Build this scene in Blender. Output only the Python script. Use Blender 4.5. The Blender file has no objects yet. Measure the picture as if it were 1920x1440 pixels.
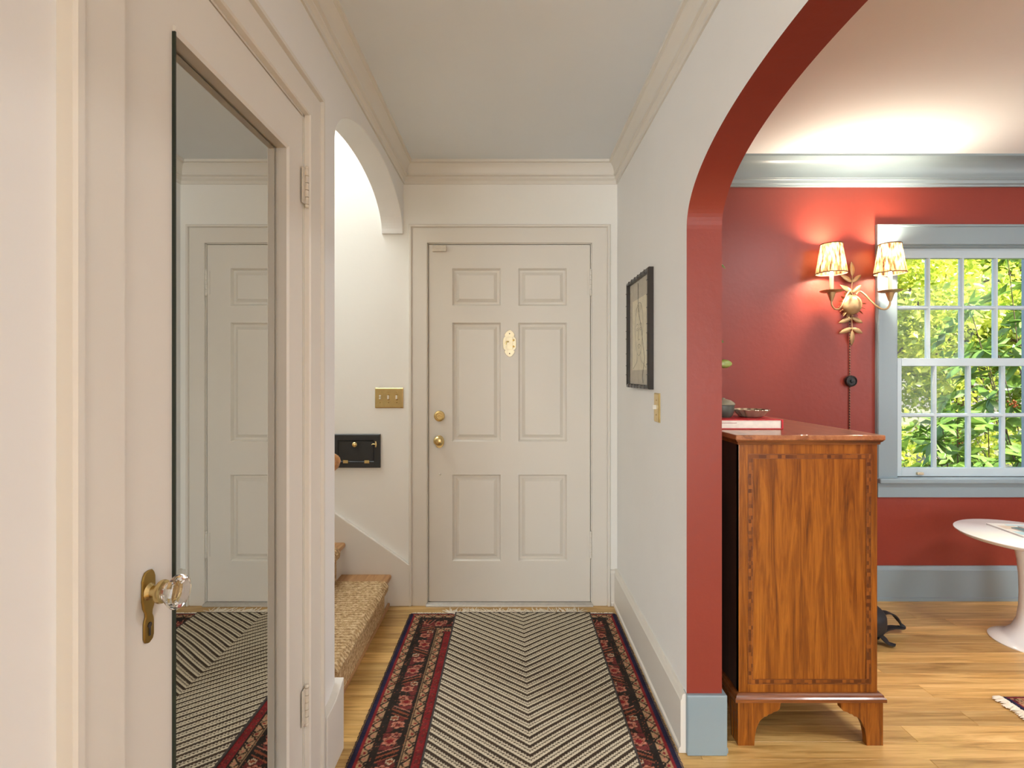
import bpy, bmesh, math, random
import numpy as np
from mathutils import Vector, Matrix
random.seed(7); RNG = np.random.default_rng(7)
SC = bpy.context.scene
COL = SC.collection
PI = math.pi

# ---------------------------------------------------------------- camera, world, lights, exposure
F = 949.0; VX, VY, EYE = 957.0, 703.0, 1.31          # focal length in px of 1920, vanishing point, eye height
cam = bpy.data.cameras.new('camera'); cam.sensor_width = 36.0; cam.lens = 36.0 * F / 1920.0
cam.shift_x = (960 - VX) / 1920.0; cam.shift_y = -(720 - VY) / 1920.0; cam.clip_start = 0.02
camo = bpy.data.objects.new('camera', cam); COL.objects.link(camo)
camo.location = (0, 0, EYE); camo.rotation_euler = (PI / 2, 0, 0); SC.camera = camo

world = bpy.data.worlds.new('world'); SC.world = world; world.use_nodes = True
wn = world.node_tree; wbg = wn.nodes['Background']
sky = wn.nodes.new('ShaderNodeTexSky'); sky.sky_type = 'NISHITA'; sky.sun_disc = False
sky.sun_elevation = math.radians(48); sky.sun_rotation = math.radians(120); sky.air_density = 1.0; sky.dust_density = 2.0
wn.links.new(sky.outputs[0], wbg.inputs[0]); wbg.inputs[1].default_value = 0.7

def light(name, kind, loc, energy, color=(1, 1, 1), size=None, rot=None, aim=None, spread=None):
    l = bpy.data.lights.new(name, kind); l.energy = energy; l.color = color
    if kind == 'AREA':
        l.shape = 'RECTANGLE'; l.size, l.size_y = size
        if spread: l.spread = spread
    elif kind == 'SUN': l.angle = math.radians(0.6)
    else: l.shadow_soft_size = size or 0.03
    o = bpy.data.objects.new(name, l); COL.objects.link(o); o.location = loc
    if aim is not None:
        o.rotation_euler = (Vector(aim) - Vector(loc)).to_track_quat('-Z', 'Y').to_euler()
    elif rot is not None: o.rotation_euler = rot
    return o
light('sun', 'SUN', (6, -6, 9), 19.0, (1.0, 0.94, 0.82), aim=(3.0, -1.6, 0.0))
# added fills behind camera and overhead; daylight from the right room and upper landing
light('living_room_fill', 'AREA', (-1.75, -5.95, 1.3), 480, (0.89, 0.96, 1.0), (3.4, 2.1), aim=(-0.2, 2.0, 1.3))  # invented broad source far behind the camera, lifts the hall evenly
light('side_room_daylight', 'AREA', (4.45, 0.7, 1.5), 38, (0.90, 0.965, 1.0), (2.2, 1.5), aim=(0, 1.4, 1.1))
light('rear_room_fill', 'AREA', (2.6, -5.95, 1.3), 85, (0.90, 0.965, 1.0), (2.6, 2.0), aim=(1.8, 3, 1.2))  # unseen fill added to brighten the red room from behind the camera
light('red_room_top_fill', 'AREA', (2.5, 0.75, 2.5), 42, (0.96, 0.98, 1.0), (0.5, 0.5), rot=(0, 0, 0))  # no fixture known here; added to brighten the red room floor
light('landing_daylight', 'AREA', (-1.75, 2.25, 4.2), 37, (0.93, 0.97, 1.0), (1.3, 0.9), rot=(0, 0, 0))

SC.view_settings.view_transform = 'Standard'; SC.view_settings.look = 'None'
SC.view_settings.gamma = 1.0; SC.view_settings.use_curve_mapping = False
SC.view_settings.exposure = 0.06
try:
    SC.cycles.use_denoising = True; SC.cycles.max_bounces = 10; SC.cycles.diffuse_bounces = 6
    SC.cycles.transparent_max_bounces = 16; SC.cycles.sample_clamp_indirect = 6.0
    SC.cycles.caustics_reflective = False; SC.cycles.caustics_refractive = False
except Exception: pass

# ---------------------------------------------------------------- helpers
def at(px, py, y):                                    # point of the photograph at depth y -> world
    return Vector(((px - VX) / F * y, y, EYE - (py - VY) / F * y))
def lin(c): 
    c = c / 255.0
    return c / 12.92 if c <= 0.04045 else ((c + 0.055) / 1.055) ** 2.4
def rgb(r, g, b): return (lin(r), lin(g), lin(b), 1.0)

ORIGIN = {}
def tag(o, label=None, cat=None, group=None, kind=None):
    if label: o['label'] = label
    if cat: o['category'] = cat
    if group: o['group'] = group
    if kind: o['kind'] = kind
    return o
def thing(name, label, cat, loc, group=None, kind=None):
    o = bpy.data.objects.new(name, None); COL.objects.link(o); o.location = loc; o.empty_display_size = 0.05
    ORIGIN[o.name] = Vector(loc)
    return tag(o, label, cat, group, kind)

class MB:
    def __init__(s): s.v = []; s.f = []; s.m = []
    def add(s, vs, fs, m=0):
        b = len(s.v); s.v += [Vector(p) for p in vs]
        s.f += [tuple(b + i for i in f) for f in fs]; s.m += [m] * len(fs); return s
    def box(s, x0, x1, y0, y1, z0, z1, m=0, mx=None):
        vs = [Vector(p) for p in ((x0,y0,z0),(x1,y0,z0),(x1,y1,z0),(x0,y1,z0),(x0,y0,z1),(x1,y0,z1),(x1,y1,z1),(x0,y1,z1))]
        if mx: vs = [mx @ p for p in vs]
        return s.add(vs, [(3,2,1,0),(4,5,6,7),(0,1,5,4),(1,2,6,5),(2,3,7,6),(3,0,4,7)], m)
    def prism(s, poly, fn, a, b, m=0):                # 2D polygon, fn(u,v,w)->3D, from w=a to w=b
        n = len(poly)
        vs = [fn(u, v, a) for u, v in poly] + [fn(u, v, b) for u, v in poly]
        fs = [tuple(range(n - 1, -1, -1)), tuple(range(n, 2 * n))] + [(i, (i + 1) % n, n + (i + 1) % n, n + i) for i in range(n)]
        return s.add(vs, fs, m)
    def lathe(s, prof, c, axis='Z', seg=32, m=0, flute=None, mx=None):
        vs = []; fs = []; c = Vector(c)
        for k, (r, h) in enumerate(prof):
            for i in range(seg):
                a = 2 * PI * i / seg; rr = r * (flute(a, k) if flute else 1)
                p = Vector((rr * math.cos(a), rr * math.sin(a), h))
                if axis == 'Y': p = Vector((p.x, -p.z, p.y))      # axis toward -Y
                elif axis == 'X': p = Vector((p.z, p.x, p.y))     # axis toward +X
                elif axis == '-X': p = Vector((-p.z, p.x, p.y))
                if mx: p = mx @ p
                vs.append(c + p)
        for k in range(len(prof) - 1):
            for i in range(seg):
                j = (i + 1) % seg; fs.append((k*seg+i, k*seg+j, (k+1)*seg+j, (k+1)*seg+i))
        if prof[0][0] > 1e-6: fs.append(tuple(range(seg - 1, -1, -1)))
        if prof[-1][0] > 1e-6: fs.append(tuple(range((len(prof)-1)*seg, len(prof)*seg)))
        return s.add(vs, fs, m)
    def tube(s, pts, r, seg=8, m=0, cap=True):
        pts = [Vector(p) for p in pts]; n = len(pts); vs = []; fs = []
        rs = r if isinstance(r, (list, tuple)) else [r] * n
        t0 = (pts[1] - pts[0]).normalized(); up = Vector((0, 0, 1)) if abs(t0.z) < 0.9 else Vector((1, 0, 0))
        nx = t0.cross(up).normalized()
        for i in range(n):
            t = (pts[min(i+1, n-1)] - pts[max(i-1, 0)]).normalized()
            nx = (nx - t * nx.dot(t)).normalized(); ny = t.cross(nx)
            for k in range(seg):
                a = 2 * PI * k / seg; vs.append(pts[i] + (nx * math.cos(a) + ny * math.sin(a)) * rs[i])
        for i in range(n - 1):
            for k in range(seg):
                j = (k + 1) % seg; fs.append((i*seg+k, i*seg+j, (i+1)*seg+j, (i+1)*seg+k))
        if cap: fs += [tuple(range(seg - 1, -1, -1)), tuple(range((n-1)*seg, n*seg))]
        return s.add(vs, fs, m)
    def sweep(s, path, prof, fn, closed=False, m=0, flip=False):
        """path 2D, prof list of (offset to the left of the path, height); fn(u,v,h)->3D. prof is a closed polygon"""
        n = len(path); P = [Vector(p) for p in path]; vs = []; fs = []; q = len(prof)
        for i in range(n):
            a = P[i-1] if (i > 0 or closed) else None; b = P[(i+1) % n] if (i < n-1 or closed) else None
            d1 = (P[i] - a).normalized() if a is not None else None; d2 = (b - P[i]).normalized() if b is not None else None
            d1 = d1 if d1 is not None else d2; d2 = d2 if d2 is not None else d1
            n1 = Vector((-d1.y, d1.x)); n2 = Vector((-d2.y, d2.x)); mt = (n1 + n2).normalized(); mt = mt / max(0.2, mt.dot(n1))
            for o, h in prof:
                p = P[i] + mt * o; vs.append(fn(p.x, p.y, h))
        for i in range(n if closed else n - 1):
            j = (i + 1) % n
            for k in range(q):
                l = (k + 1) % q; fs.append((i*q+k, i*q+l, j*q+l, j*q+k))
        if not closed: fs += [tuple(range(q)), tuple(range((n-1)*q, n*q))[::-1]]
        return s.add(vs, fs, m)
    def rings(s, rect, rg, fn, m=0, cap=True):        # rect (u0,u1,v0,v1); rings of (inset, depth)
        u0, u1, v0, v1 = rect; vs = []; fs = []
        for i, d in rg:
            vs += [fn(u0+i, v0+i, d), fn(u1-i, v0+i, d), fn(u1-i, v1-i, d), fn(u0+i, v1-i, d)]
        for k in range(len(rg) - 1):
            for i in range(4):
                j = (i + 1) % 4; fs.append((4*k+i, 4*k+j, 4*k+4+j, 4*k+4+i))
        if cap: n = 4 * (len(rg) - 1); fs.append((n, n+1, n+2, n+3))
        return s.add(vs, fs, m)
    def build(s, name, mat, parent=None, origin=None, smooth=None, bevel=0, seg=2):
        if parent is not None: o3 = ORIGIN.get(parent.name, Vector((0, 0, 0)))
        else: o3 = Vector(origin) if origin is not None else Vector((0, 0, 0))
        me = bpy.data.meshes.new(name)
        me.from_pydata([tuple(p - o3) for p in s.v], [], s.f)
        mats = mat if isinstance(mat, (list, tuple)) else [mat]
        for mm in mats: me.materials.append(mm)
        if len(mats) > 1: me.polygons.foreach_set('material_index', s.m)
        bm = bmesh.new(); bm.from_mesh(me); bmesh.ops.recalc_face_normals(bm, faces=bm.faces); bm.to_mesh(me); bm.free()
        if smooth is not None:
            me.polygons.foreach_set('use_smooth', [True] * len(me.polygons)); me.set_sharp_from_angle(angle=math.radians(smooth))
        me.update()
        o = bpy.data.objects.new(name, me); COL.objects.link(o)
        if parent is not None: o.parent = parent; ORIGIN[o.name] = o3
        else: o.location = o3; ORIGIN[o.name] = o3
        if bevel:
            b = o.modifiers.new('bevel', 'BEVEL'); b.width = bevel; b.segments = seg; b.limit_method = 'ANGLE'; b.angle_limit = math.radians(40)
        return o
def struct(o, label, cat): return tag(o, label, cat, kind='structure')
def copy_tree(o, parent=None):
    c = o.copy(); COL.objects.link(c); c.parent = parent
    for ch in list(o.children): copy_tree(ch, c)
    return c
def bez(p0, p1, p2, p3, n=12):
    p0, p1, p2, p3 = map(Vector, (p0, p1, p2, p3)); out = []
    for i in range(n + 1):
        t = i / n; out.append(p0*(1-t)**3 + p1*3*t*(1-t)**2 + p2*3*t*t*(1-t) + p3*t**3)
    return out
def catmull(pts, n=8):
    P = [Vector(p) for p in pts]; P = [P[0]*2 - P[1]] + P + [P[-1]*2 - P[-2]]; out = []
    for i in range(1, len(P) - 2):
        for k in range(n):
            t = k / n; a, b, c, d = P[i-1], P[i], P[i+1], P[i+2]
            out.append(0.5*((2*b) + (c-a)*t + (2*a-5*b+4*c-d)*t*t + (3*b-a-3*c+d)*t**3))
    out.append(P[-2]); return out
XY = lambda u, v, h: Vector((u, v, h))

# ---------------------------------------------------------------- materials
class N:
    def __init__(s, name):
        s.mat = bpy.data.materials.new(name); s.mat.use_nodes = True; s.t = s.mat.node_tree; s.b = s.t.nodes['Principled BSDF']
        s.out = s.t.nodes['Material Output']
    def n(s, typ, **kw):
        x = s.t.nodes.new('ShaderNode' + typ)
        for k, v in kw.items():
            if k in x.inputs: x.inputs[k].default_value = v
            else: setattr(x, k, v)
        return x
    def l(s, a, b): s.t.links.new(a, b)
    def coords(s, scale=(1, 1, 1), kind='Object', rot=(0, 0, 0)):
        c = s.n('TexCoord'); m = s.n('Mapping'); m.inputs['Scale'].default_value = scale; m.inputs['Rotation'].default_value = rot
        s.l(c.outputs[kind], m.inputs['Vector']); return m.outputs[0]
    def ramp(s, fac, stops, interp='LINEAR'):
        r = s.n('ValToRGB'); r.color_ramp.interpolation = interp; e = r.color_ramp.elements
        e[0].position, e[0].color = stops[0]; e[1].position, e[1].color = stops[-1]
        for p, c in stops[1:-1]:
            x = e.new(p); x.color = c
        s.l(fac, r.inputs[0]); return r.outputs[0]
    def bump(s, h, strength=0.2, dist=0.002):
        b = s.n('Bump'); b.inputs['Strength'].default_value = strength; b.inputs['Distance'].default_value = dist
        s.l(h, b.inputs['Height']); s.l(b.outputs[0], s.b.inputs['Normal'])
def paint(name, c, rough=0.5, vary=0.04, bump=0.15, scale=60, spec=0.5):
    m = N(name); v = m.coords()
    nz = m.n('TexNoise', Scale=2.5, Detail=4.0); m.l(v, nz.inputs['Vector'])
    lo = tuple(x * (1 - vary) for x in c[:3]) + (1,); hi = tuple(min(1, x * (1 + vary)) for x in c[:3]) + (1,)
    m.l(m.ramp(nz.outputs[0], [(0.3, lo), (0.7, hi)]), m.b.inputs['Base Color'])
    n2 = m.n('TexNoise', Scale=float(scale), Detail=3.0); m.l(v, n2.inputs['Vector'])
    if bump: m.bump(n2.outputs[0], bump, 0.004)
    m.b.inputs['Roughness'].default_value = rough; m.b.inputs['Specular IOR Level'].default_value = spec
    return m.mat
def plain(name, c, rough=0.5, metal=0.0, spec=0.5):
    m = N(name); v = m.coords(); nz = m.n('TexNoise', Scale=40.0, Detail=3.0); m.l(v, nz.inputs['Vector'])
    lo = tuple(x * 0.93 for x in c[:3]) + (1,); hi = tuple(min(1, x * 1.05) for x in c[:3]) + (1,)
    m.l(m.ramp(nz.outputs[0], [(0.35, lo), (0.65, hi)]), m.b.inputs['Base Color'])
    m.b.inputs['Roughness'].default_value = rough; m.b.inputs['Metallic'].default_value = metal; m.b.inputs['Specular IOR Level'].default_value = spec
    return m.mat
M = {}
M['wall'] = paint('wall_paint_white', rgb(233, 232, 230), 0.7, 0.015, 0.12, 45)
M['trim'] = paint('trim_paint_cream', rgb(224, 219, 210), 0.42, 0.012, 0.04, 30)
M['ceil'] = paint('hall_ceiling_paint', rgb(228, 233, 238), 0.8, 0.015, 0.06, 40)
M['ceilw'] = paint('room_ceiling_paint', rgb(236, 242, 246), 0.6, 0.01, 0.12, 60)
M['red'] = paint('wall_paint_red', rgb(131, 51, 39), 0.38, 0.05, 0.22, 35)
M['blue'] = paint('trim_paint_blue_grey', rgb(132, 149, 156), 0.3, 0.02, 0.04, 30)
M['sash'] = paint('sash_paint_daylit', rgb(182, 199, 206), 0.28, 0.02, 0.04, 30)  # trim colour lightened: daylight caught by the muntins is put into the paint
M['stairwhite'] = paint('stairwell_paint', rgb(238, 236, 230), 0.7, 0.012, 0.10, 45)

def wood(name, c0, c1, c2, axis='X', scale=1.0, rough=0.35, rnd=False, coat=0.0, contrast=1.0):
    m = N(name); st = {'X': (0.9, 14, 14), 'Y': (14, 0.9, 14), 'Z': (14, 14, 0.9)}[axis]
    tc = m.n('TexCoord'); vec = tc.outputs['Object']
    oi = None
    if rnd:
        oi = m.n('ObjectInfo'); add = m.n('VectorMath', operation='ADD'); mul = m.n('VectorMath', operation='SCALE')
        cmb = m.n('CombineXYZ'); 
        for k in range(3): m.l(oi.outputs['Random'], cmb.inputs[k])
        m.l(cmb.outputs[0], mul.inputs[0]); mul.inputs['Scale'].default_value = 37.0
        m.l(vec, add.inputs[0]); m.l(mul.outputs[0], add.inputs[1]); vec = add.outputs[0]
    mp = m.n('Mapping'); mp.inputs['Scale'].default_value = tuple(x * scale for x in st); m.l(vec, mp.inputs[0])
    n1 = m.n('TexNoise', Scale=1.6, Detail=8.0, Roughness=0.62, Distortion=1.3); m.l(mp.outputs[0], n1.inputs['Vector'])
    mp2 = m.n('Mapping'); mp2.inputs['Scale'].default_value = tuple((x * 4.5 if x > 2 else x * 1.6) * scale for x in st); m.l(vec, mp2.inputs[0])
    n2 = m.n('TexNoise', Scale=3.0, Detail=4.0, Roughness=0.7); m.l(mp2.outputs[0], n2.inputs['Vector'])
    mix = m.n('Math', operation='MULTIPLY_ADD'); m.l(n2.outputs[0], mix.inputs[0]); mix.inputs[1].default_value = 0.35
    m.l(n1.outputs[0], mix.inputs[2])
    col = m.ramp(mix.outputs[0], [(0.45, c0), (0.65, c1), (0.88, c2)])
    if rnd:
        hs = m.n('HueSaturation'); m.l(col, hs.inputs['Color'])
        mr = m.n('MapRange'); mr.inputs['To Min'].default_value = 0.74; mr.inputs['To Max'].default_value = 1.16; m.l(oi.outputs['Random'], mr.inputs[0])
        m.l(mr.outputs[0], hs.inputs['Value']); col = hs.outputs[0]
    m.l(col, m.b.inputs['Base Color']); m.b.inputs['Roughness'].default_value = rough
    m.b.inputs['Coat Weight'].default_value = coat; m.b.inputs['Coat Roughness'].default_value = 0.08
    m.bump(mix.outputs[0], 0.12, 0.001)
    return m.mat
M['oak'] = wood('oak_floorboard', rgb(154, 116, 58), rgb(202, 160, 94), rgb(230, 192, 126), 'X', 1.3, 0.33, rnd=True, coat=0.15)
M['oaktread'] = wood('oak_stair_tread', rgb(140, 98, 58), rgb(176, 130, 84), rgb(196, 152, 104), 'Y', 1.4, 0.4)
M['handrail'] = wood('handrail_wood', rgb(130, 84, 44), rgb(168, 116, 66), rgb(190, 138, 84), 'X', 1.5, 0.35)
M['satin'] = wood('satinwood_veneer', rgb(74, 33, 7), rgb(128, 69, 15), rgb(166, 100, 30), 'Z', 1.5, 0.26, coat=0.35)
M['mahog'] = wood('mahogany_molding', rgb(70, 34, 14), rgb(112, 62, 28), rgb(140, 82, 40), 'X', 1.4, 0.3, coat=0.3)
M['chesttop'] = wood('mahogany_top', rgb(104, 58, 32), rgb(150, 92, 56), rgb(176, 116, 74), 'Y', 1.0, 0.3, coat=0.6)
M['darkback'] = wood('dark_back_board', rgb(30, 16, 8), rgb(48, 26, 14), rgb(62, 36, 20), 'Z', 1.0, 0.6)
M['brass'] = plain('aged_brass', rgb(222, 198, 140), 0.27, 1.0)
M['brassdark'] = plain('antique_brass', rgb(168, 138, 74), 0.33, 1.0)
M['nickel'] = plain('polished_plate', rgb(206, 194, 164), 0.42, 0.85)
M['black'] = plain('black_rubber', rgb(22, 22, 22), 0.5)
M['blackpaint'] = paint('black_paint', rgb(44, 45, 46), 0.45, 0.12, 0.12, 50)
M['whiteplastic'] = plain('white_plastic', rgb(216, 207, 192), 0.45)
M['switchwhite'] = plain('pearl_button', rgb(236, 230, 216), 0.3)
M['tulip'] = paint('white_lacquer', rgb(240, 239, 236), 0.16, 0.008, 0)
M['steel'] = plain('aluminium_threshold', rgb(196, 192, 184), 0.42, 0.6)
M['gilt'] = plain('antique_gilt_metal', rgb(178, 150, 108), 0.42, 0.6)
M['binding'] = plain('brown_shade_binding', rgb(84, 58, 38), 0.8)
M['candle'] = plain('candle_sleeve', rgb(238, 216, 184), 0.5)
M['frame'] = plain('ebonised_frame', rgb(50, 44, 40), 0.3)
M['mat'] = plain('taupe_mount', rgb(192, 181, 164), 0.8)
M['paper'] = plain('cream_paper', rgb(228, 216, 190), 0.8)
M['pencil'] = plain('pencil_line', rgb(150, 138, 118), 0.9)
M['darkmark'] = plain('dark_mark', rgb(60, 54, 48), 0.9)
M['bookred'] = plain('red_book_cloth', rgb(186, 24, 36), 0.4)
M['pages'] = plain('book_pages', rgb(226, 218, 204), 0.7)
M['pot'] = plain('grey_green_stoneware', rgb(70, 74, 66), 0.4)
M['potlid'] = plain('olive_stoneware_lid', rgb(134, 128, 106), 0.45)
M['pewter'] = plain('pewter', rgb(190, 176, 150), 0.3, 0.7)
M['nylon'] = plain('black_nylon', rgb(26, 27, 30), 0.62)
M['castor'] = plain('grey_castor', rgb(96, 104, 104), 0.4)
M['mag1'] = plain('magazine_cover', rgb(232, 226, 216), 0.3)
M['mag2'] = plain('grey_magazine_cover', rgb(190, 186, 184), 0.35)
M['magteal'] = plain('teal_magazine', rgb(92, 120, 124), 0.4)
M['magblue'] = plain('pale_blue_print', rgb(178, 212, 220), 0.3)
M['magtan'] = plain('tan_print', rgb(218, 196, 172), 0.3)
M['sub'] = plain('subfloor', rgb(60, 40, 22), 0.8)
M['ceramic'] = plain('dark_green_glaze', rgb(52, 66, 58), 0.2)
M['soil'] = paint('garden_soil', rgb(84, 84, 54), 0.95, 0.3, 0.6, 20)
M['bark'] = paint('bark', rgb(92, 74, 56), 0.9, 0.25, 0.6, 40)
M['berry'] = plain('orange_seed_cluster', rgb(206, 104, 40), 0.5)
m = N('mirror_glass'); m.b.inputs['Metallic'].default_value = 1.0; m.b.inputs['Roughness'].default_value = 0.0
m.b.inputs['Base Color'].default_value = (0.70, 0.695, 0.665, 1); M['mirror'] = m.mat
m = N('mirror_edge_green'); m.b.inputs['Base Color'].default_value = rgb(34, 44, 32); m.b.inputs['Roughness'].default_value = 0.2; M['mirroredge'] = m.mat
m = N('crystal_glass'); m.b.inputs['Transmission Weight'].default_value = 1.0; m.b.inputs['Roughness'].default_value = 0.01
m.b.inputs['IOR'].default_value = 1.5; M['crystal'] = m.mat
def clear(name, k=0.5):
    m = N(name); m.t.nodes.remove(m.b); tr = m.n('BsdfTransparent'); gl = m.n('BsdfGlossy'); gl.inputs['Roughness'].default_value = 0.01
    lw = m.n('LayerWeight'); pw_ = m.n('Math', operation='POWER'); pw_.inputs[1].default_value = 5.0; ma = m.n('Math', operation='MULTIPLY_ADD'); mx = m.n('MixShader')
    tr.inputs[0].default_value = (0.985, 0.99, 0.985, 1); ma.inputs[1].default_value = k; ma.inputs[2].default_value = 0.03 * k
    m.l(lw.outputs['Facing'], pw_.inputs[0]); m.l(pw_.outputs[0], ma.inputs[0])
    m.l(ma.outputs[0], mx.inputs[0]); m.l(tr.outputs[0], mx.inputs[1]); m.l(gl.outputs[0], mx.inputs[2]); m.l(mx.outputs[0], m.out.inputs[0]); return m.mat
M['pane'] = clear('window_glass'); M['picglass'] = clear('picture_glass', 0.3)
def leafmat(name, c0, c1, trans=0.5):
    m = N(name); m.t.nodes.remove(m.b); v = m.coords()
    nz = m.n('TexNoise', Scale=1.7, Detail=3.0); m.l(v, nz.inputs['Vector'])
    nz2 = m.n('TexNoise', Scale=19.0, Detail=2.0); m.l(v, nz2.inputs['Vector'])
    ad = m.n('Math', operation='MULTIPLY_ADD'); m.l(nz2.outputs[0], ad.inputs[0]); ad.inputs[1].default_value = 0.7; m.l(nz.outputs[0], ad.inputs[2])
    col = m.ramp(ad.outputs[0], [(0.6, c0), (1.05, c1)])
    d = m.n('BsdfDiffuse'); t = m.n('BsdfTranslucent'); g = m.n('BsdfGlossy'); g.inputs['Roughness'].default_value = 0.35
    mx = m.n('MixShader'); mx.inputs[0].default_value = trans; m.l(col, d.inputs[0]); m.l(col, t.inputs[0])
    m.l(d.outputs[0], mx.inputs[1]); m.l(t.outputs[0], mx.inputs[2])
    m2 = m.n('MixShader'); m2.inputs[0].default_value = 0.06; m.l(mx.outputs[0], m2.inputs[1]); m.l(g.outputs[0], m2.inputs[2])
    m.l(m2.outputs[0], m.out.inputs[0]); return m.mat
M['leafyellow'] = leafmat('sunlit_leaf', rgb(104, 148, 30), rgb(222, 226, 96), 0.5)
M['leafgreen'] = leafmat('mid_green_leaf', rgb(92, 134, 36), rgb(164, 190, 64), 0.45)
M['rhodo'] = leafmat('rhododendron_leaf', rgb(64, 104, 40), rgb(132, 166, 72), 0.3)
M['houseleaf'] = leafmat('house_plant_leaf', rgb(70, 96, 46), rgb(126, 156, 72), 0.25)
def attrmat(name, rough=0.9):
    m = N(name); a = m.n('Attribute'); a.attribute_name = 'col'; m.l(a.outputs['Color'], m.b.inputs['Base Color'])
    m.b.inputs['Roughness'].default_value = rough; m.b.inputs['Specular IOR Level'].default_value = 0.1
    v = m.coords(); nz = m.n('TexNoise', Scale=420.0, Detail=2.0); m.l(v, nz.inputs['Vector']); m.bump(nz.outputs[0], 0.5, 0.003); return m.mat
M['rugpile'] = attrmat('rug_wool'); M['matweave'] = attrmat('woven_mat')
m = N('braided_jute'); v = m.coords()
wv = m.n('TexWave', Scale=14.0, Distortion=5.0, Detail=2.0); wv.bands_direction = 'Y'; wv.inputs['Detail Scale'].default_value = 6.0; m.l(v, wv.inputs['Vector'])
nz = m.n('TexNoise', Scale=75.0, Detail=3.0); m.l(v, nz.inputs['Vector'])
ad = m.n('Math', operation='MULTIPLY_ADD'); m.l(wv.outputs[1], ad.inputs[0]); ad.inputs[1].default_value = 0.30; m.l(nz.outputs[0], ad.inputs[2])
m.l(m.ramp(ad.outputs[0], [(0.3, rgb(140, 106, 66)), (0.62, rgb(196, 162, 116)), (0.9, rgb(232, 206, 164))]), m.b.inputs['Base Color'])
m.b.inputs['Roughness'].default_value = 0.95; m.bump(ad.outputs[0], 1.0, 0.012); M['jute'] = m.mat
m = N('pleated_shade_fabric'); m.t.nodes.remove(m.b); v = m.coords((60, 60, 8))
nz = m.n('TexNoise', Scale=1.5, Detail=3.0); m.l(v, nz.inputs['Vector'])
col = m.ramp(nz.outputs[0], [(0.36, rgb(30, 15, 7)), (0.48, rgb(84, 58, 36)), (0.62, rgb(126, 98, 70))])
d = m.n('BsdfDiffuse'); t = m.n('BsdfTranslucent'); mx = m.n('MixShader'); mx.inputs[0].default_value = 0.5
m.l(col, d.inputs[0]); m.l(col, t.inputs[0]); m.l(d.outputs[0], mx.inputs[1]); m.l(t.outputs[0], mx.inputs[2]); m.l(mx.outputs[0], m.out.inputs[0]); M['shade'] = m.mat
m = N('lit_bulb'); m.b.inputs['Base Color'].default_value = (1, .9, .75, 1); m.b.inputs['Emission Color'].default_value = (1, .78, .5, 1); m.b.inputs['Emission Strength'].default_value = 25; M['bulb'] = m.mat
m = N('inlay_crossbanding'); v = m.coords(); sn = m.n('VectorMath', operation='SNAP'); sn.inputs[1].default_value = (0.0135, 1.0, 0.0135); m.l(v, sn.inputs[0])
bk = m.n('TexWhiteNoise'); m.l(sn.outputs[0], bk.inputs['Vector'])
m.l(m.ramp(bk.outputs['Value'], [(0.15, rgb(84, 40, 12)), (0.85, rgb(138, 78, 26))]), m.b.inputs['Base Color']); m.b.inputs['Roughness'].default_value = 0.3; M['inlay'] = m.mat
m = N('twisted_cord'); v = m.coords(); wv = m.n('TexWave', Scale=40.0); wv.bands_direction = 'DIAGONAL'; m.l(v, wv.inputs['Vector'])
m.l(m.ramp(wv.outputs[1], [(0.3, rgb(40, 22, 18)), (0.7, rgb(150, 100, 70))]), m.b.inputs['Base Color']); M['cord'] = m.mat

# ---------------------------------------------------------------- the setting
YB, YW = 2.89, 2.95            # inner face of the entry wall; of the window wall
XL, XR, TW = -0.61, 0.61, 0.122
H, HR, TOP = 2.52, 2.55, 4.3   # hall ceiling, side-room ceiling, stairwell ceiling

# floor: sub-floor slab and single boards
floor = MB().box(-3.4, 4.6, -6.1, 3.1, -0.06, -0.014).build('floor', M['sub'])
struct(floor, 'honey oak strip floor running across hall and red room', 'floor')
y = YW + 0.02; pw = 0.083
row = 0
while y > -0.9:
    x = -0.80 - random.random() * 0.3; rows_x = []
    while x < 4.4:
        L = random.choice((0.75, 0.95, 1.2, 1.5, 1.8)); x1 = min(x + L, 4.5)
        b = MB(); c = 0.0008; g = 0.0004
        b.rings((x + g, x1 - g, y - pw + g, y - g), [(0, -0.013), (0, -c), (c, 0.0)], lambda u, v, d: Vector((u, v, d)))
        o = b.build('plank', M['oak'], parent=floor); rows_x.append(x)
        # own origin so that grain differs per board
        x = x1
    y -= pw; row += 1
back = MB().box(-3.3, 4.5, -6.1, y, -0.013, 0.0).build('boards', wood('oak_floor_behind', rgb(154, 116, 58), rgb(202, 160, 94), rgb(230, 192, 126), 'X', 1.3, 0.33), parent=floor)

# entry wall (hall end and stairwell) with the door opening
door_x0, door_x1, door_z = -0.4645, 0.455, 2.052
ox0, ox1, oz = door_x0 - 0.014, door_x1 + 0.014, door_z + 0.014
b = MB(); xz = lambda u, v, w: Vector((u, w, v))
b.prism([(-2.5, 0), (ox0, 0), (ox0, oz), (ox1, oz), (ox1, 0), (0.732, 0), (0.732, TOP), (-2.5, TOP)], xz, YB, YB + 0.2)
wall_back = struct(b.build('wall_back', M['stairwhite']), 'off-white entry wall around the front door, running into stairwell', 'wall')

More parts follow.
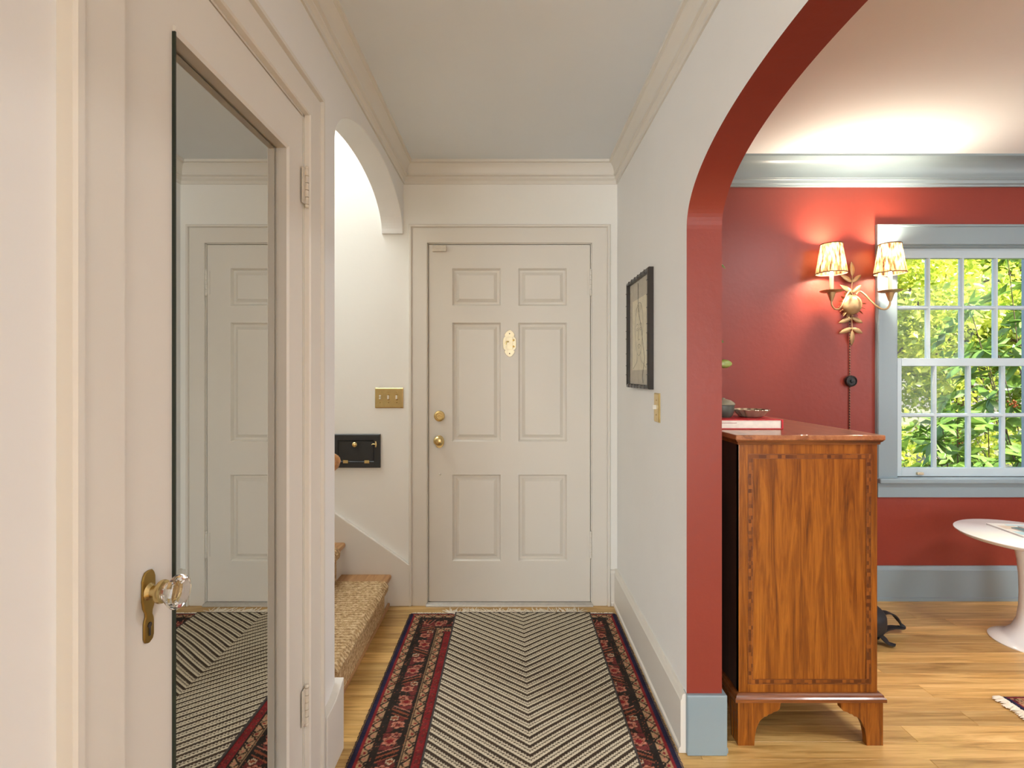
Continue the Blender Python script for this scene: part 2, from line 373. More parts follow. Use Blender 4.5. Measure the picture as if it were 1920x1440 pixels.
# left wall with closet opening and elliptical arch to the stairs
yz = lambda u, v, w: Vector((w, u, v))
cl0, cl1, clz = 0.775, 1.505, 2.085
arc = []
ac, aa, zs, ar = 2.315, 0.555, 2.125, 0.222
for i in range(49):
    t = PI - PI * i / 48; arc.append((ac + aa * math.cos(t), zs + ar * math.sin(t)))
poly = [(-0.35, 0), (cl0, 0), (cl0, clz), (cl1, clz), (cl1, 0), (1.76, 0)] + arc + [(2.872, 2.112), (YB, 2.112), (YB, H + 0.06), (-0.35, H + 0.06)]
b = MB(); b.prism(poly, yz, XL - TW, XL)
wall_left = struct(b.build('wall_left', M['wall'], bevel=0.004), 'white left hall wall with arched opening to the stairs', 'wall')
b = MB(); b.box(-0.80, -0.735, -0.35, 1.64, 0, H); b.box(-2.5, -0.732, 1.64, 1.76, 0, TOP); b.box(-2.56, -2.5, 1.64, 3.09, 0, TOP); b.box(XL - TW, XL - 0.002, 1.64, YB, H + 0.06, TOP)
struct(b.build('wall_stair', M['stairwhite']), 'white stairwell wall beyond the left arch', 'wall')
struct(MB().box(-2.56, XL, 1.64, 3.09, TOP, TOP + 0.05).build('ceiling', M['ceilw']), 'white ceiling high above the staircase', 'ceiling')

# right wall with wide arch; hall face white, reveal and room face red
ec, ea, ez, er = 1.052, 0.70, 1.815, 0.262
arc = []
for i in range(73):
    t = PI - PI * i / 72
    cx, sx = math.cos(t), math.sin(t); n_ = 2.15
    arc.append((ec + ea * math.copysign(abs(cx) ** (2 / n_), cx), ez + er * abs(sx) ** (2 / n_)))
poly = [(-0.35, 0), (ec - ea, 0)] + arc + [(ec + ea, 0), (YW, 0), (YW, HR + 0.05), (-0.35, HR + 0.05)]
b = MB(); b.prism(poly, yz, XR, XR + TW)
o = b.build('wall_right', [M['wall'], M['red']])
for p in o.data.polygons: p.material_index = 0 if p.normal.x < -0.9 else 1
struct(o, 'white hall wall with wide arch whose reveal is painted brick red', 'wall')

# window wall of the red room
wx0, wx1, wz0, wz1 = 2.242, 3.144, 0.715, 2.066
b = MB(); b.box(XR + TW, wx0, YW, YW + 0.16, 0, HR + 0.05); b.box(wx1, 4.6, YW, YW + 0.16, 0, HR + 0.05)
b.box(wx0, wx1, YW, YW + 0.16, 0, wz0); b.box(wx0, wx1, YW, YW + 0.16, wz1, HR + 0.05)
struct(b.build('wall_window', M['red']), 'brick red wall around the multi-pane window', 'wall')
b = MB(); b.box(4.5, 4.6, -6.1, YW, 0, HR + 0.05)
struct(b.build('wall_side', M['red']), 'red side wall of the room beyond the arch', 'wall')
b = MB(); b.box(-3.3, 4.6, -6.2, -6.1, 0, HR + 0.05); b.box(-3.4, -3.3, -6.2, -.35, 0, HR + .05); b.box(-3.4, XL - TW, -.35, -.25, 0, HR + .05)
struct(b.build('wall_front', M['wall']), 'white wall behind the viewer', 'wall')
struct(MB().box(XL - .05, XR + 0.02, -.35, YB, H, H + 0.06).box(-3.4, XR + .02, -6.1, -.35, H, H + .06).box(-.8, XL - .05, -.35, 1.66, H, H + .05).build('ceiling', M['ceil']), 'warm grey hall ceiling above the front door', 'ceiling')
struct(MB().box(XR + 0.02, 4.6, -6.1, YW + 0.16, HR, HR + 0.06).build('ceiling', M['ceilw']), 'white ceiling of the red room with lamplight on it', 'ceiling')

# crown mouldings
def crown(h, hh, pr, scale=1.0):
    z1 = h; z0 = h - hh
    return [(0, z0), (pr*.14, z0), (pr*.14, z0+hh*.14), (pr*.22, z0+hh*.18), (pr*.34, z0+hh*.22), (pr*.34, z0+hh*.27), (pr*.28, z0+hh*.285), (pr*.28, z0+hh*.32), (pr*.46, z0+hh*.36), (pr*.46, z0+hh*.43), (pr*.40, z0+hh*.45),
            (pr*.42, z0+hh*.50), (pr*.48, z0+hh*.62), (pr*.60, z0+hh*.74), (pr*.80, z0+hh*.83), (pr*.80, z0+hh*.865), (pr, z0+hh*.88), (pr, z1), (0, z1)]
b = MB(); b.sweep([(XR, -0.35), (XR, YB), (XL, YB), (XL, -0.35)], crown(H, 0.122, 0.056), XY)
struct(b.build('trim_1', M['trim'], smooth=28), 'cream crown moulding around the hall ceiling', 'crown moulding')
def cove(h, hh, pr):
    z0 = h - hh; p = [(0, z0), (.014, z0), (.018, z0+.010), (.026, z0+.014), (.030, z0+.030), (.034, z0+.034), (.034, z0+.040)]
    for i in range(9):
        a = PI/2 * i / 8; p.append((.036 + (pr-.05) * (1 - math.cos(a)), z0 + .042 + (hh-.06) * math.sin(a)))
    return p + [(pr-.006, h-.014), (pr, h-.012), (pr, h), (0, h)]
b = MB(); b.sweep([(4.5, YW), (XR + TW, YW), (XR + TW, -0.35)], cove(HR, 0.147, 0.115), XY)
struct(b.build('trim_2', M['blue'], smooth=28), 'glossy blue-grey cove moulding around the red room ceiling', 'crown moulding')

# baseboards
def basep(h, t=0.018):
    return [(0, 0), (t+.006, 0), (t+.006, .016), (t, .022), (t, h-.024), (t-.004, h-.018), (t-.006, h-.006), (t-.010, h), (0, h)]
b = MB(); b.sweep([(XR, ec + ea + 0.002), (XR, YB)], basep(0.205, 0.020), XY)
struct(b.build('baseboard_right', M['trim'], smooth=30), 'tall cream baseboard along the right hall wall', 'baseboard')
b = MB(); b.sweep([(XR, YB), (0.5695, YB)], basep(0.2), XY)
struct(b.build('baseboard_back', M['trim']), 'short cream baseboard between front door casing and right wall', 'baseboard')
b = MB(); b.sweep([(4.5, YW), (XR + TW, YW), (XR + TW, ec + ea)], basep(0.2, 0.016), XY)
struct(b.build('baseboard_window', M['blue'], smooth=30), 'blue-grey baseboard below the window in the red room', 'baseboard')
b = MB(); e = 0.014; b.box(XR - 0.002, XR + TW + e, ec + ea - e, ec + ea + 0.03, 0, 0.208)
struct(b.build('baseboard_arch', M['blue'], bevel=0.004), 'blue-grey plinth block at the foot of the red arch', 'baseboard')
b = MB(); poly = [(1.616, 0), (1.776, 0), (1.777, .250), (1.751, .239), (1.728, .228), (1.70, .219), (1.663, .216), (1.616, .215)]
b.prism(poly, yz, XL - TW, XL + 0.026)
struct(b.build('baseboard_left', M['trim'], bevel=0.003), 'cream baseboard with upswept end between closet casing and stairs', 'baseboard')
b = MB(); b.box(XL, XL + 0.02, -0.35, 0.67, 0, 0.2)
struct(b.build('baseboard_near', M['trim'], bevel=0.004), 'cream baseboard on the near left wall', 'baseboard')

# front door casing, jamb, threshold
cas = [(0, 0), (0, .016), (-.003, .018), (-.082, .018), (-.084, .014), (-.088, .014), (-.090, .026), (-.100, .026), (-.104, .022), (-.104, 0)]
b = MB(); fb = lambda u, v, h: Vector((u, YB - h, v))
b.sweep([(ox0 + .006, 0), (ox0 + .006, oz - .006), (ox1 - .006, oz - .006), (ox1 - .006, 0)], [(-o_, h_) for o_, h_ in cas], fb)
struct(b.build('trim_3', M['trim'], smooth=25), 'cream casing around the front door', 'door casing')
b = MB(); b.box(ox0, door_x0 - .004, YB - .002, YB + .19, 0, oz); b.box(door_x1 + .004, ox1, YB - .002, YB + .19, 0, oz); b.box(ox0, ox1, YB - .002, YB + .19, door_z + .004, oz)
b.box(ox0, door_x0 + .012, YB + .046, YB + .19, 0, oz); b.box(door_x1 - .012, ox1, YB + .046, YB + .19, 0, oz); b.box(ox0, ox1, YB + .046, YB + .19, door_z - .012, oz)
struct(b.build('trim_4', M['trim']), 'cream jamb lining of the front door', 'door jamb')
b = MB(); poly = [(YB - .035, 0), (YB + .19, 0), (YB + .19, .016), (YB - .01, .016), (YB - .03, .009)]
b.prism(poly, yz, ox0 + .0005, ox1 - .0005)
struct(b.build('trim_5', M['steel'], bevel=0.002), 'metal threshold under the front door', 'threshold')

# front door: leaf of stiles and rails with six raised panels
D1 = thing('door_1', 'cream six-panel front door with brass knob at the end of hall', 'door', (0, YB, 0.018), kind='structure')
dy0, dy1 = YB - 0.003, YB + 0.041
cols = [(at(847, 0, 2.887).x, at(940, 0, 2.887).x), (at(971, 0, 2.887).x, at(1064, 0, 2.887).x)]
zr = lambda p: at(0, p, 2.887).z
rws = [(zr(574), zr(502)), (zr(829), zr(604)), (zr(1053), zr(889))]
b = MB(); xs = [door_x0, cols[0][0], cols[0][1], cols[1][0], cols[1][1], door_x1]
for i in (0, 2, 4): b.box(xs[i], xs[i+1], dy0, dy1, 0.018, door_z)
zz = [0.018, rws[2][0], rws[2][1], rws[1][0], rws[1][1], rws[0][0], rws[0][1], door_z]
for c in cols:
    for i in (0, 2, 4, 6): b.box(c[0], c[1], dy0, dy1, zz[i], zz[i+1])
bm_leaf = b.build('leaf', M['trim'], parent=D1)
for c in cols:
    for r in rws:
        b = MB(); b.rings((c[0], c[1], r[0], r[1]), [(0, .0), (.003, .0), (.010, .013), (.012, .019), (.024, .019), (.040, .008), (.042, .006)], lambda u, v, d: Vector((u, dy0 + d, v)))
        b.build('panel', M['trim'], parent=D1)
def hinge(parent, x, y, z, h, mat, yside=True):
    b = MB(); n = 5; g = h / n
    for k in range(n): b.lathe([(.0001, k*g+.0008), (.0062, k*g+.0008), (.0062, (k+1)*g-.0008), (.0001, (k+1)*g-.0008)], (x, y, z - h/2), 'Z', 12)
    for s_, e_ in ((-1, -h/2), (1, h/2)): b.lathe([(.0055, 0), (.0066, .003*s_), (.005, .008*s_), (.0001, .011*s_)], (x, y, z + e_), 'Z', 12)
    if yside: b.box(x - .018, x + .016, y + .0035, y + .006, z - h/2, z + h/2)
    else: b.box(x - .006, x - .0035, y - .022, y + .018, z - h/2, z + h/2)
    return b.build('hinge', mat, parent=parent, smooth=35)
for py in (530, 1021): hinge(D1, door_x1 + .002, YB - .010, zr(py), 0.135, M['trim'])
def knobset(b, x, z, prof, axis='Y', y=dy0): b.lathe(prof, (x, y, z), axis, 28)
p = at(824, 780, 2.887); b = MB(); knobset(b, p.x, p.z, [(.031, 0), (.031, .004), (.028, .009), (.022, .012), (.021, .014), (.018, .014), (.016, .011), (.0001, .011)])
db = b.build('deadbolt', M['brass'], parent=D1, smooth=30)
MB().box(p.x - .012, p.x + .012, dy0 - .022, dy0 - .011, p.z - .004, p.z + .004, mx=Matrix.Translation((p.x, 0, p.z)) @ Matrix.Rotation(.3, 4, 'Y') @ Matrix.Translation((-p.x, 0, -p.z))).build('thumb_turn', M['brass'], parent=db, bevel=.002)
p = at(824, 826, 2.887); b = MB()
b.prism([(p.x + .027 * math.cos(2*PI*i/32), p.z - .006 + (.036 if True else 0) * math.sin(2*PI*i/32)) for i in range(32)], lambda u, v, w: Vector((u, w, v)), dy0, dy0 - .005)
rs = b.build('rosette', M['brass'], parent=D1, smooth=40, bevel=.0015)
b = MB(); knobset(b, p.x + .002, p.z + .004, [(.014, .004), (.012, .02), (.013, .03), (.022, .036), (.0285, .046), (.0285, .054), (.024, .062), (.014, .067), (.0001, .068)])
b.build('door_knob', M['brass'], parent=D1, smooth=50)
p0, p1 = at(811, 458, 2.88), at(837, 472, 2.88)
MB().box(p0.x, p1.x, dy0 - .02, dy0, p1.z, p0.z - .008).build('contact_sensor', M['whiteplastic'], parent=D1, bevel=.002)
# viewer plate with pierced cover
p = at(955.5, 644, 2.887); b = MB(); w = .036
half = [(0, .078), (.012, .072), (.022, .062), (.029, .050), (.031, .044), (.025, .042), (.025, .039), (.032, .033), (.037, .026), (.038, 0)]
out = half + [(x_, -z_) for x_, z_ in half[::-1][1:]]; out += [(-x_, z_) for x_, z_ in out[::-1][1:-1]]
b.prism([(p.x + u, p.z + v) for u, v in out], lambda u, v, w: Vector((u, w, v)), dy0, dy0 - .004)
vp = b.build('viewer_plate', M['nickel'], parent=D1, bevel=.0012)
MB().box(p.x - .017, p.x + .018, dy0 - .0075, dy0 - .004, p.z - .034, p.z + .036).build('viewer_cover', M['nickel'], parent=vp, bevel=.001)
b = MB()
for dz in (.018, -.018): b.lathe([(.0055, 0), (.0055, .012), (.0001, .013)], (p.x + .022, dy0 - .004, p.z + dz), 'Y', 12)
b.build('hinge_pin', M['brassdark'], parent=vp, smooth=40)
b = MB(); b.tube([(p.x - .004, dy0 - .012, p.z + .010), (p.x - .018, dy0 - .014, p.z + .009), (p.x - .021, dy0 - .014, p.z + .002), (p.x - .021, dy0 - .013, p.z - .006)], .0035, 8)
b.build('latch', M['brass'], parent=vp, smooth=50)
for dz in (.056, -.058): MB().lathe([(.0035, 0), (.003, .001), (.0001, .0015)], (p.x, dy0 - .004, p.z + dz), 'Y', 12).build('screw', M['darkmark'], parent=vp)
for px_, py_ in ((825, 889),): 
    q = at(px_, py_, 2.887); MB().lathe([(.006, 0), (.004, .003), (.0001, .004)], (q.x, dy0, q.z), 'Y', 14).build('paint_nub', M['trim'], parent=D1, smooth=50)

# closet door on the left wall: casing, leaf with tall mirror
cas2 = [(0, 0), (0, .014), (.004, .018), (.078, .018), (.080, .014), (.084, .014), (.086, .026), (.097, .026), (.101, .022), (.101, 0)]
b = MB(); fl = lambda u, v, h: Vector((XL + h, u, v))
b.sweep([(cl0 + .006, 0), (cl0 + .006, clz - .006), (cl1 - .006, clz - .006), (cl1 - .006, 0)], cas2, fl)
struct(b.build('trim_6', M['trim'], smooth=25), 'cream casing around the mirrored closet door', 'door casing')
b = MB(); b.box(XL - TW, XL - .0005, cl0, cl0 + .012, 0, clz); b.box(XL - TW, XL - .0005, cl1 - .012, cl1, 0, clz); b.box(XL - TW, XL - .0005, cl0, cl1, clz - .012, clz)
struct(b.build('trim_7', M['trim']), 'cream jamb of the closet door', 'door jamb')
D2 = thing('door_2', 'cream closet door with full-length mirror and glass knob', 'door', (-0.66, 1.14, 0.01), kind='structure')
XF = -0.612                                  # door face
la, lb, lz0, lz1 = cl0 + .015, cl1 - .015, .008, clz - .015
my0, my1, mz0, mz1 = 0.915, 1.384, 0.22, 1.932; MP = -0.637
b = MB()
b.box(XF - .035, XF, la, my0, lz0, lz1); b.box(XF - .035, XF, my1, lb, lz0, lz1)
b.box(XF - .035, XF, my0, my1, lz0, mz0); b.box(XF - .035, XF, my0, my1, mz1, lz1); b.box(XF - .035, MP - .006, my0, my1, mz0, mz1)
b.build('leaf', M['trim'], parent=D2)
b = MB(); b.rings((my0 + .0005, my1 - .0005, mz0, mz1), [(0, MP - .006), (0, MP - .0018), (.024, MP)], lambda u, v, d: Vector((d, u, v)))
mo = b.build('mirror', M['mirror'], parent=D2)
mo['label'] = 'tall bevelled mirror'
MB().box(MP - .002, XF + .006, my0 + .0002, my0 + .003, mz0, mz1).build('mirror_edge', M['mirroredge'], parent=D2)['label'] = 'dark green glass edge'
b = MB(); mold = [(.0015, -.022), (.0015, .0005), (-.006, .005), (-.011, .005), (-.014, 0), (-.014, -.004)]
b.sweep([(my0 + .003, mz1), (my1, mz1), (my1, mz0), (my0 + .003, mz0)], [(-o_, h_) for o_, h_ in mold], lambda u, v, h: Vector((XF + h, u, v)))
b.build('mirror_moulding', M['trim'], parent=D2, smooth=25)
for z_ in (1.865, 0.335): hinge(D2, XF + .011, lb + .004, z_, 0.105, M['whiteplastic'], yside=False)
# escutcheon, glass knob
kp = Vector((XF, 0.853, 0.945))
half = [(0, .036), (.008, .035), (.0125, .029), (.015, .022), (.0155, .0), (.0155, -.012), (.013, -.025), (.0085, -.034), (.008, -.040), (.0105, -.046), (.0115, -.052), (.0115, -.076), (.009, -.083), (0, -.087)]
out = half + [(-u, v) for u, v in half[::-1][1:-1]]
b = MB(); b.prism([(kp.y + u, kp.z + v + .0) for u, v in out], yz, XF, XF + .004)
es = b.build('escutcheon', M['brassdark'], parent=D2, bevel=.0015)
b = MB(); b.lathe([(.014, .004), (.012, .006), (.0095, .009), (.0095, .022), (.012, .023)], (XF, kp.y, kp.z), 'X', 24)
b.lathe([(.012, .021), (.0185, .022), (.0195, .025), (.0185, .029), (.012, .030)], (XF, kp.y, kp.z), 'X', 28)
b.build('knob_shank', M['brass'], parent=es, smooth=35)
b = MB(); b.lathe([(.0045, .0), (.0045, .001), (.0001, .0012)], (XF + .004, kp.y, kp.z - .056), 'X', 12); b.box(XF + .004, XF + .005, kp.y - .0018, kp.y + .0018, kp.z - .074, kp.z - .056)
b.build('keyhole', M['darkmark'], parent=es)
b = MB(); b.lathe([(.0001, .029), (.014, .029), (.0155, .034), (.021, .040), (.0275, .048), (.0285, .053), (.026, .058), (.019, .0605), (.0001, .0605)], (XF, kp.y, kp.z), 'X', 12)
b.build('glass_knob', M['crystal'], parent=D2)

# ---------------------------------------------------------------- staircase
ST = thing('staircase', 'oak-treaded staircase with white risers climbing left through the arch', 'staircase', (-1.4, 2.3, 0))
nx, run, rise = -0.677, 0.26, 0.181
sy0, sy1 = 1.762, YB - 0.027
for k in range(6):
    x_n = nx - run * k; z_ = rise * (k + 1)
    b = MB(); prof = [(x_n + .004 - .012, z_ - .028), (x_n + .0, z_ - .026), (x_n + .004, z_ - .014), (x_n + .001, z_ - .003), (x_n - .008, z_), (x_n - run - .02, z_), (x_n - run - .02, z_ - .028)]
    b.prism(prof, lambda u, v, w: Vector((u, w, v)), sy0, sy1); b.build('tread', M['oaktread'], parent=ST, smooth=40)
    MB().box(x_n - .034, x_n - .018, sy0, sy1, z_ - rise, z_ - .028).build('riser', M['trim'], parent=ST)
b = MB(); zsk = lambda x_: 0.238 + (-.576 - x_) * .694
b.prism([(-.5675, 0), (-2.45, 0), (-2.45, zsk(-2.45)), (-.60, zsk(-.60)), (-.578, .238), (-.5675, .238)], lambda u, v, w: Vector((u, w, v)), YB - .026, YB - .0005)
b.build('skirt_board', M['trim'], parent=ST, bevel=.004)
MB().box(nx - .018, nx - .004, sy0 + .0, sy1, 0, .022).build('shoe_moulding', M['oaktread'], parent=ST, bevel=.004)
# jute stair runner
ry0, ry1 = 1.93, 2.735; t = .014
pts = []
for k in range(6):
    x_n = nx - run * k; z_ = rise * (k + 1)
    pts += [(x_n - .017 + (0 if k == 0 else .0), z_ - rise + (.03 if k == 0 else t + .002)), (x_n - .017, z_ - .045), (x_n + .004, z_ - .030), (x_n + .006, z_ - .012), (x_n - .004, z_ + .001), (x_n - .03, z_ + .001), (x_n - run - .014, z_ + .001)]
up = []
for i, p in enumerate(pts):
    a = Vector(pts[max(i-1, 0)]); c = Vector(pts[min(i+1, len(pts)-1)]); d = (c - a).normalized(); nrm = Vector((d.y, -d.x))
    if nrm.x < 0 and nrm.y < 0: nrm = -nrm
    if nrm.dot(Vector((1, 1))) < 0: nrm = -nrm
    up.append((p[0] + nrm.x * t, p[1] + nrm.y * t))
b = MB(); vs = []; fs = []; n = len(pts)
for yv in (ry0, ry1):
    vs += [Vector((p[0], yv, p[1])) for p in pts] + [Vector((p[0], yv, p[1])) for p in up]
for i in range(n - 1):
    fs += [(n+i, n+i+1, 3*n+i+1, 3*n+i), (i, i+1, n+i+1, n+i), (2*n+i, 2*n+i+1, 3*n+i+1, 3*n+i), (i, i+1, 2*n+i+1, 2*n+i)]
fs += [(0, n, 3*n, 2*n), (n-1, 2*n-1, 4*n-1, 3*n-1)]
b.add(vs, fs)
o = b.build('stair_runner', M['jute'], origin=(-.8, 2.33, 0.03), bevel=.004)
tag(o, 'tan braided jute runner laid over the stair treads', 'stair runner')
# handrail with rounded end
HR_ = thing('handrail', 'round wooden handrail end peeking past the arch above the stairs', 'handrail', (-1.3, 1.85, 1.0))
p0 = Vector((-.651, 1.845, .985)); d = Vector((-1, 0, .694)).normalized()
b = MB(); q = [p0 - d*.026, p0 - d*.024, p0 - d*.017, p0 - d*.008, p0, p0 + d*.02, p0 + d*1.7]
b.tube(q, [.002, .012, .028, .035, .037, .036, .034], 24)
b.build('rail', M['handrail'], parent=HR_, smooth=50)
for s_ in (.22, 1.2):
    c = p0 + d*s_; MB().tube([c + Vector((0, 0, -.03)), c + Vector((0, 0, -.06)), c + Vector((0, -.084, -.07))], .008, 10).build('bracket', M['brassdark'], parent=HR_, smooth=50)

# ---------------------------------------------------------------- wall plates, hatch, picture
# three-gang brass plate
p0, p1 = at(703, 727, 2.884), at(756, 765, 2.884)
S = thing('switch_plate', 'brass three-gang push-button plate on the white wall left of front door', 'switch plate', ((p0.x+p1.x)/2, YB, (p0.z+p1.z)/2))
MB().rings((p0.x, p1.x, p1.z, p0.z), [(0, YB), (0, YB - .003), (.005, YB - .006)], lambda u, v, d: Vector((u, d, v))).build('plate', M['brass'], parent=S)
for px_, kind in ((712.5, 'push'), (728.5, 'toggle'), (744, 'toggle')):
    c = at(px_, 745, 2.884)
    if kind == 'push':
        for dz in (.008, -.006): MB().lathe([(.0055, 0), (.005, .004), (.003, .006), (.0001, .0065)], (c.x, YB - .006, c.z + dz), 'Y', 14).build('push_button', M['switchwhite'], parent=S, smooth=50)
    else:
        MB().box(c.x - .006, c.x + .006, YB - .010, YB - .006, c.z - .016, c.z + .016).build('toggle_slot', M['brassdark'], parent=S, bevel=.001)
        MB().box(c.x - .0045, c.x + .0045, YB - .021, YB - .009, c.z - .010, c.z + .012).build('toggle', M['switchwhite'], parent=S, bevel=.002)
    for dz in (.028, -.030): MB().lathe([(.003, 0), (.002, .0012), (.0001, .0015)], (c.x, YB - .006, c.z + dz), 'Y', 10).build('screw', M['brassdark'], parent=S)
# black wall hatch
p0, p1 = at(622, 814, 2.88), at(713, 877, 2.88)
S = thing('wall_hatch', 'small black wooden wall hatch with brass knob and hinges beside the stairs', 'wall hatch', ((p0.x+p1.x)/2, YB, p1.z))
fx = lambda u, v, h: Vector((u, YB - h, v))
b = MB(); b.sweep([(p0.x, p1.z), (p1.x, p1.z), (p1.x, p0.z), (p0.x, p0.z)], [(0, 0), (0, .012), (.004, .016), (.034, .016), (.038, .012), (.038, 0)], fx, closed=True)
b.build('frame', M['blackpaint'], parent=S)
b = MB(); b.box(p0.x + .0395, p1.x - .0395, YB - .013, YB, p1.z + .0395, p0.z - .0395); dr = b.build('hatch_door', M['blackpaint'], parent=S, bevel=.002)
c = at(666, 833, 2.87); MB().lathe([(.008, 0), (.007, .010), (.013, .016), (.0145, .022), (.010, .028), (.005, .029), (.0001, .031)], (c.x, YB - .013, c.z), 'Y', 22).build('knob', M['brass'], parent=dr, smooth=45)
for px_ in (647.5, 687.5):
    c = at(px_, 866, 2.87); MB().box(c.x - .014, c.x + .014, YB - .0185, YB - .013, c.z - .009, c.z + .009).build('hinge', M['brass'], parent=S, bevel=.001)
c = at(703, 833, 2.87); b = MB()
b.tube([(c.x + .004, YB - .019, c.z + .017), (c.x + .006, YB - .020, c.z), (c.x + .004, YB - .019, c.z - .017)], [.004, .006, .004], 8); b.tube([(c.x + .004, YB - .021, c.z), (c.x - .012, YB - .022, c.z + .002), (c.x - .018, YB - .022, c.z - .003)], .003, 8)
b.build('latch', M['brass'], parent=S, smooth=50)
# single brass plate on the right hall wall
S = thing('switch_plate', 'single brass switch plate on the right hall wall below the picture', 'switch plate', (XR, 2.095, 1.175))
MB().rings((2.058, 2.130, 1.115, 1.235), [(0, XR), (0, XR - .004), (.006, XR - .007)], lambda u, v, d: Vector((d, u, v))).build('plate', M['brass'], parent=S)
MB().box(XR - .022, XR - .006, 2.0895, 2.0985, 1.168, 1.186).build('toggle', M['switchwhite'], parent=S, bevel=.002)
for dz in (.03, -.03): MB().lathe([(.003, 0), (.002, .0012), (.0001, .0015)], (XR - .007, 2.094, 1.175 + dz), '-X', 10).build('screw', M['brassdark'], parent=S)
# framed drawing
fy0, fy1, fz0, fz1 = 2.155, 2.560, 1.248, 1.772
S = thing('framed_picture', 'dark bamboo-style frame with pencil portrait on the right hall wall', 'picture', (XR, (fy0+fy1)/2, (fz0+fz1)/2))
fr = lambda u, v, h: Vector((XR - h, u, v))
b = MB(); b.sweep([(fy0, fz0), (fy1, fz0), (fy1, fz1), (fy0, fz1)], [(0, 0), (0, .020), (.003, .024), (.010, .026), (.016, .023), (.019, .018), (.019, 0)], fr, closed=True)
fo = b.build('frame', M['frame'], parent=S, smooth=30)
b = MB()
for i in range(1, 9):
    zk = fz0 + (fz1 - fz0) * i / 9 + random.uniform(-.01, .01)
    for yk in (fy0, fy1 - .019): b.box(XR - .0275, XR - .012, yk + .0015, yk + .0175, zk - .002, zk + .002)
for i in range(1, 7):
    yk = fy0 + (fy1 - fy0) * i / 7
    for zk in (fz0, fz1 - .019): b.box(XR - .0275, XR - .012, yk - .002, yk + .002, zk + .0015, zk + .0175)
b.build('bamboo_knots', M['frame'], parent=fo, bevel=.001)['kind'] = 'stuff'
MB().box(XR - .009, XR - .001, fy0 + .018, fy1 - .018, fz0 + .018, fz1 - .018).build('mount', M['mat'], parent=S)
py0, py1, pz0, pz1 = fy0 + .075, fy1 - .075, fz0 + .085, fz1 - .105
pa = MB().rings((py0, py1, pz0, pz1), [(0, XR - .009), (0, XR - .0105)], lambda u, v, d: Vector((d, u, v))).build('drawing_sheet', M['paper'], parent=S)
MB().box(XR - .016, XR - .0155, fy0 + .017, fy1 - .017, fz0 + .017, fz1 - .017).build('glazing', M['picglass'], parent=S)
def line(b, pts, w):
    pts = [Vector((XR - .0108, py1 - u * (py1 - py0), pz0 + v * (pz1 - pz0))) for u, v in pts]
    b.tube(catmull(pts, 5), w, 5)
b = MB()
line(b, [(.30, .30), (.24, .45), (.22, .62), (.26, .78), (.38, .90), (.54, .94), (.68, .88), (.76, .74), (.77, .60)], .0010)
line(b, [(.30, .30), (.36, .24), (.48, .20), (.60, .24), (.70, .38), (.77, .60)], .0010)
line(b, [(.36, .24), (.34, .12), (.18, .06), (.06, .02)], .0010); line(b, [(.62, .26), (.64, .14), (.84, .07), (.95, .03)], .0010)
line(b, [(.30, .62), (.36, .65), (.44, .63)], .0009); line(b, [(.54, .63), (.62, .65), (.69, .62)], .0009)
line(b, [(.32, .57), (.37, .59), (.43, .57), (.37, .55), (.32, .57)], .0008); line(b, [(.55, .57), (.61, .59), (.67, .57), (.61, .55), (.55, .57)], .0008)
line(b, [(.49, .60), (.47, .50), (.44, .44), (.48, .42), (.54, .43)], .0009); line(b, [(.40, .34), (.47, .36), (.50, .35), (.54, .36), (.60, .33)], .0009); line(b, [(.42, .34), (.50, .30), (.58, .33)], .0008)
for k in range(6): line(b, [(.28 + .07*k, .78 + .02*(k % 3)), (.30 + .07*k, .86), (.36 + .06*k, .91 - .008*abs(k-3))], .0007)
b.build('pencil_drawing', M['pencil'], parent=pa)
b = MB(); line(b, [(.42, 1.22), (.43, 1.05), (.44, .92), (.50, .78), (.62, .63), (.68, .56), (.72, .46), (.80, .30), (.88, .16), (.80, .02), (.74, -.08), (.78, -.18)], .0011)  # dark reflection across the picture, modelled as a line on the sheet
b.build('reflection_streak', M['darkmark'], parent=pa)

# ---------------------------------------------------------------- rugs
def grid_obj(name, mat, x0, x1, y0, y1, nx_, ny_, colf, hf, thick, label, cat, zb=.0005):
    xs = np.linspace(x0, x1, nx_ + 1); ys = np.linspace(y0, y1, ny_ + 1)
    X, Y = np.meshgrid(xs, ys); Z = thick + hf(X, Y)
    edge = np.minimum(np.minimum(X - x0, x1 - X), np.minimum(Y - y0, y1 - Y)); Z = np.where(edge < 1e-6, zb, Z)
    me = bpy.data.meshes.new(name); cx, cy = (x0 + x1)/2, (y0 + y1)/2
    nv = X.size; me.vertices.add(nv)
    me.vertices.foreach_set('co', np.stack([X.ravel() - cx, Y.ravel() - cy, Z.ravel()], 1).astype(np.float32).ravel())
    i = np.arange(ny_)[:, None] * (nx_ + 1) + np.arange(nx_)[None, :]; i = i.ravel()
    q = np.stack([i, i + 1, i + nx_ + 2, i + nx_ + 1], 1).astype(np.int32); nf = len(q)
    me.loops.add(nf * 4); me.loops.foreach_set('vertex_index', q.ravel()); me.polygons.add(nf)
    me.polygons.foreach_set('loop_start', np.arange(0, nf * 4, 4, dtype=np.int32))
    me.update(calc_edges=True)
    a = me.color_attributes.new('col', 'FLOAT_COLOR', 'POINT')
    c = colf(X, Y).reshape(-1, 3); c = np.concatenate([c, np.ones((len(c), 1))], 1).astype(np.float32)
    a.data.foreach_set('color', c.ravel()); me.materials.append(mat)
    me.validate()
    o = bpy.data.objects.new(name, me); COL.objects.link(o); o.location = (cx, cy, 0); ORIGIN[o.name] = Vector((cx, cy, 0))
    return tag(o, label, cat)
def L3(*c): return np.array([lin(x) for x in c])
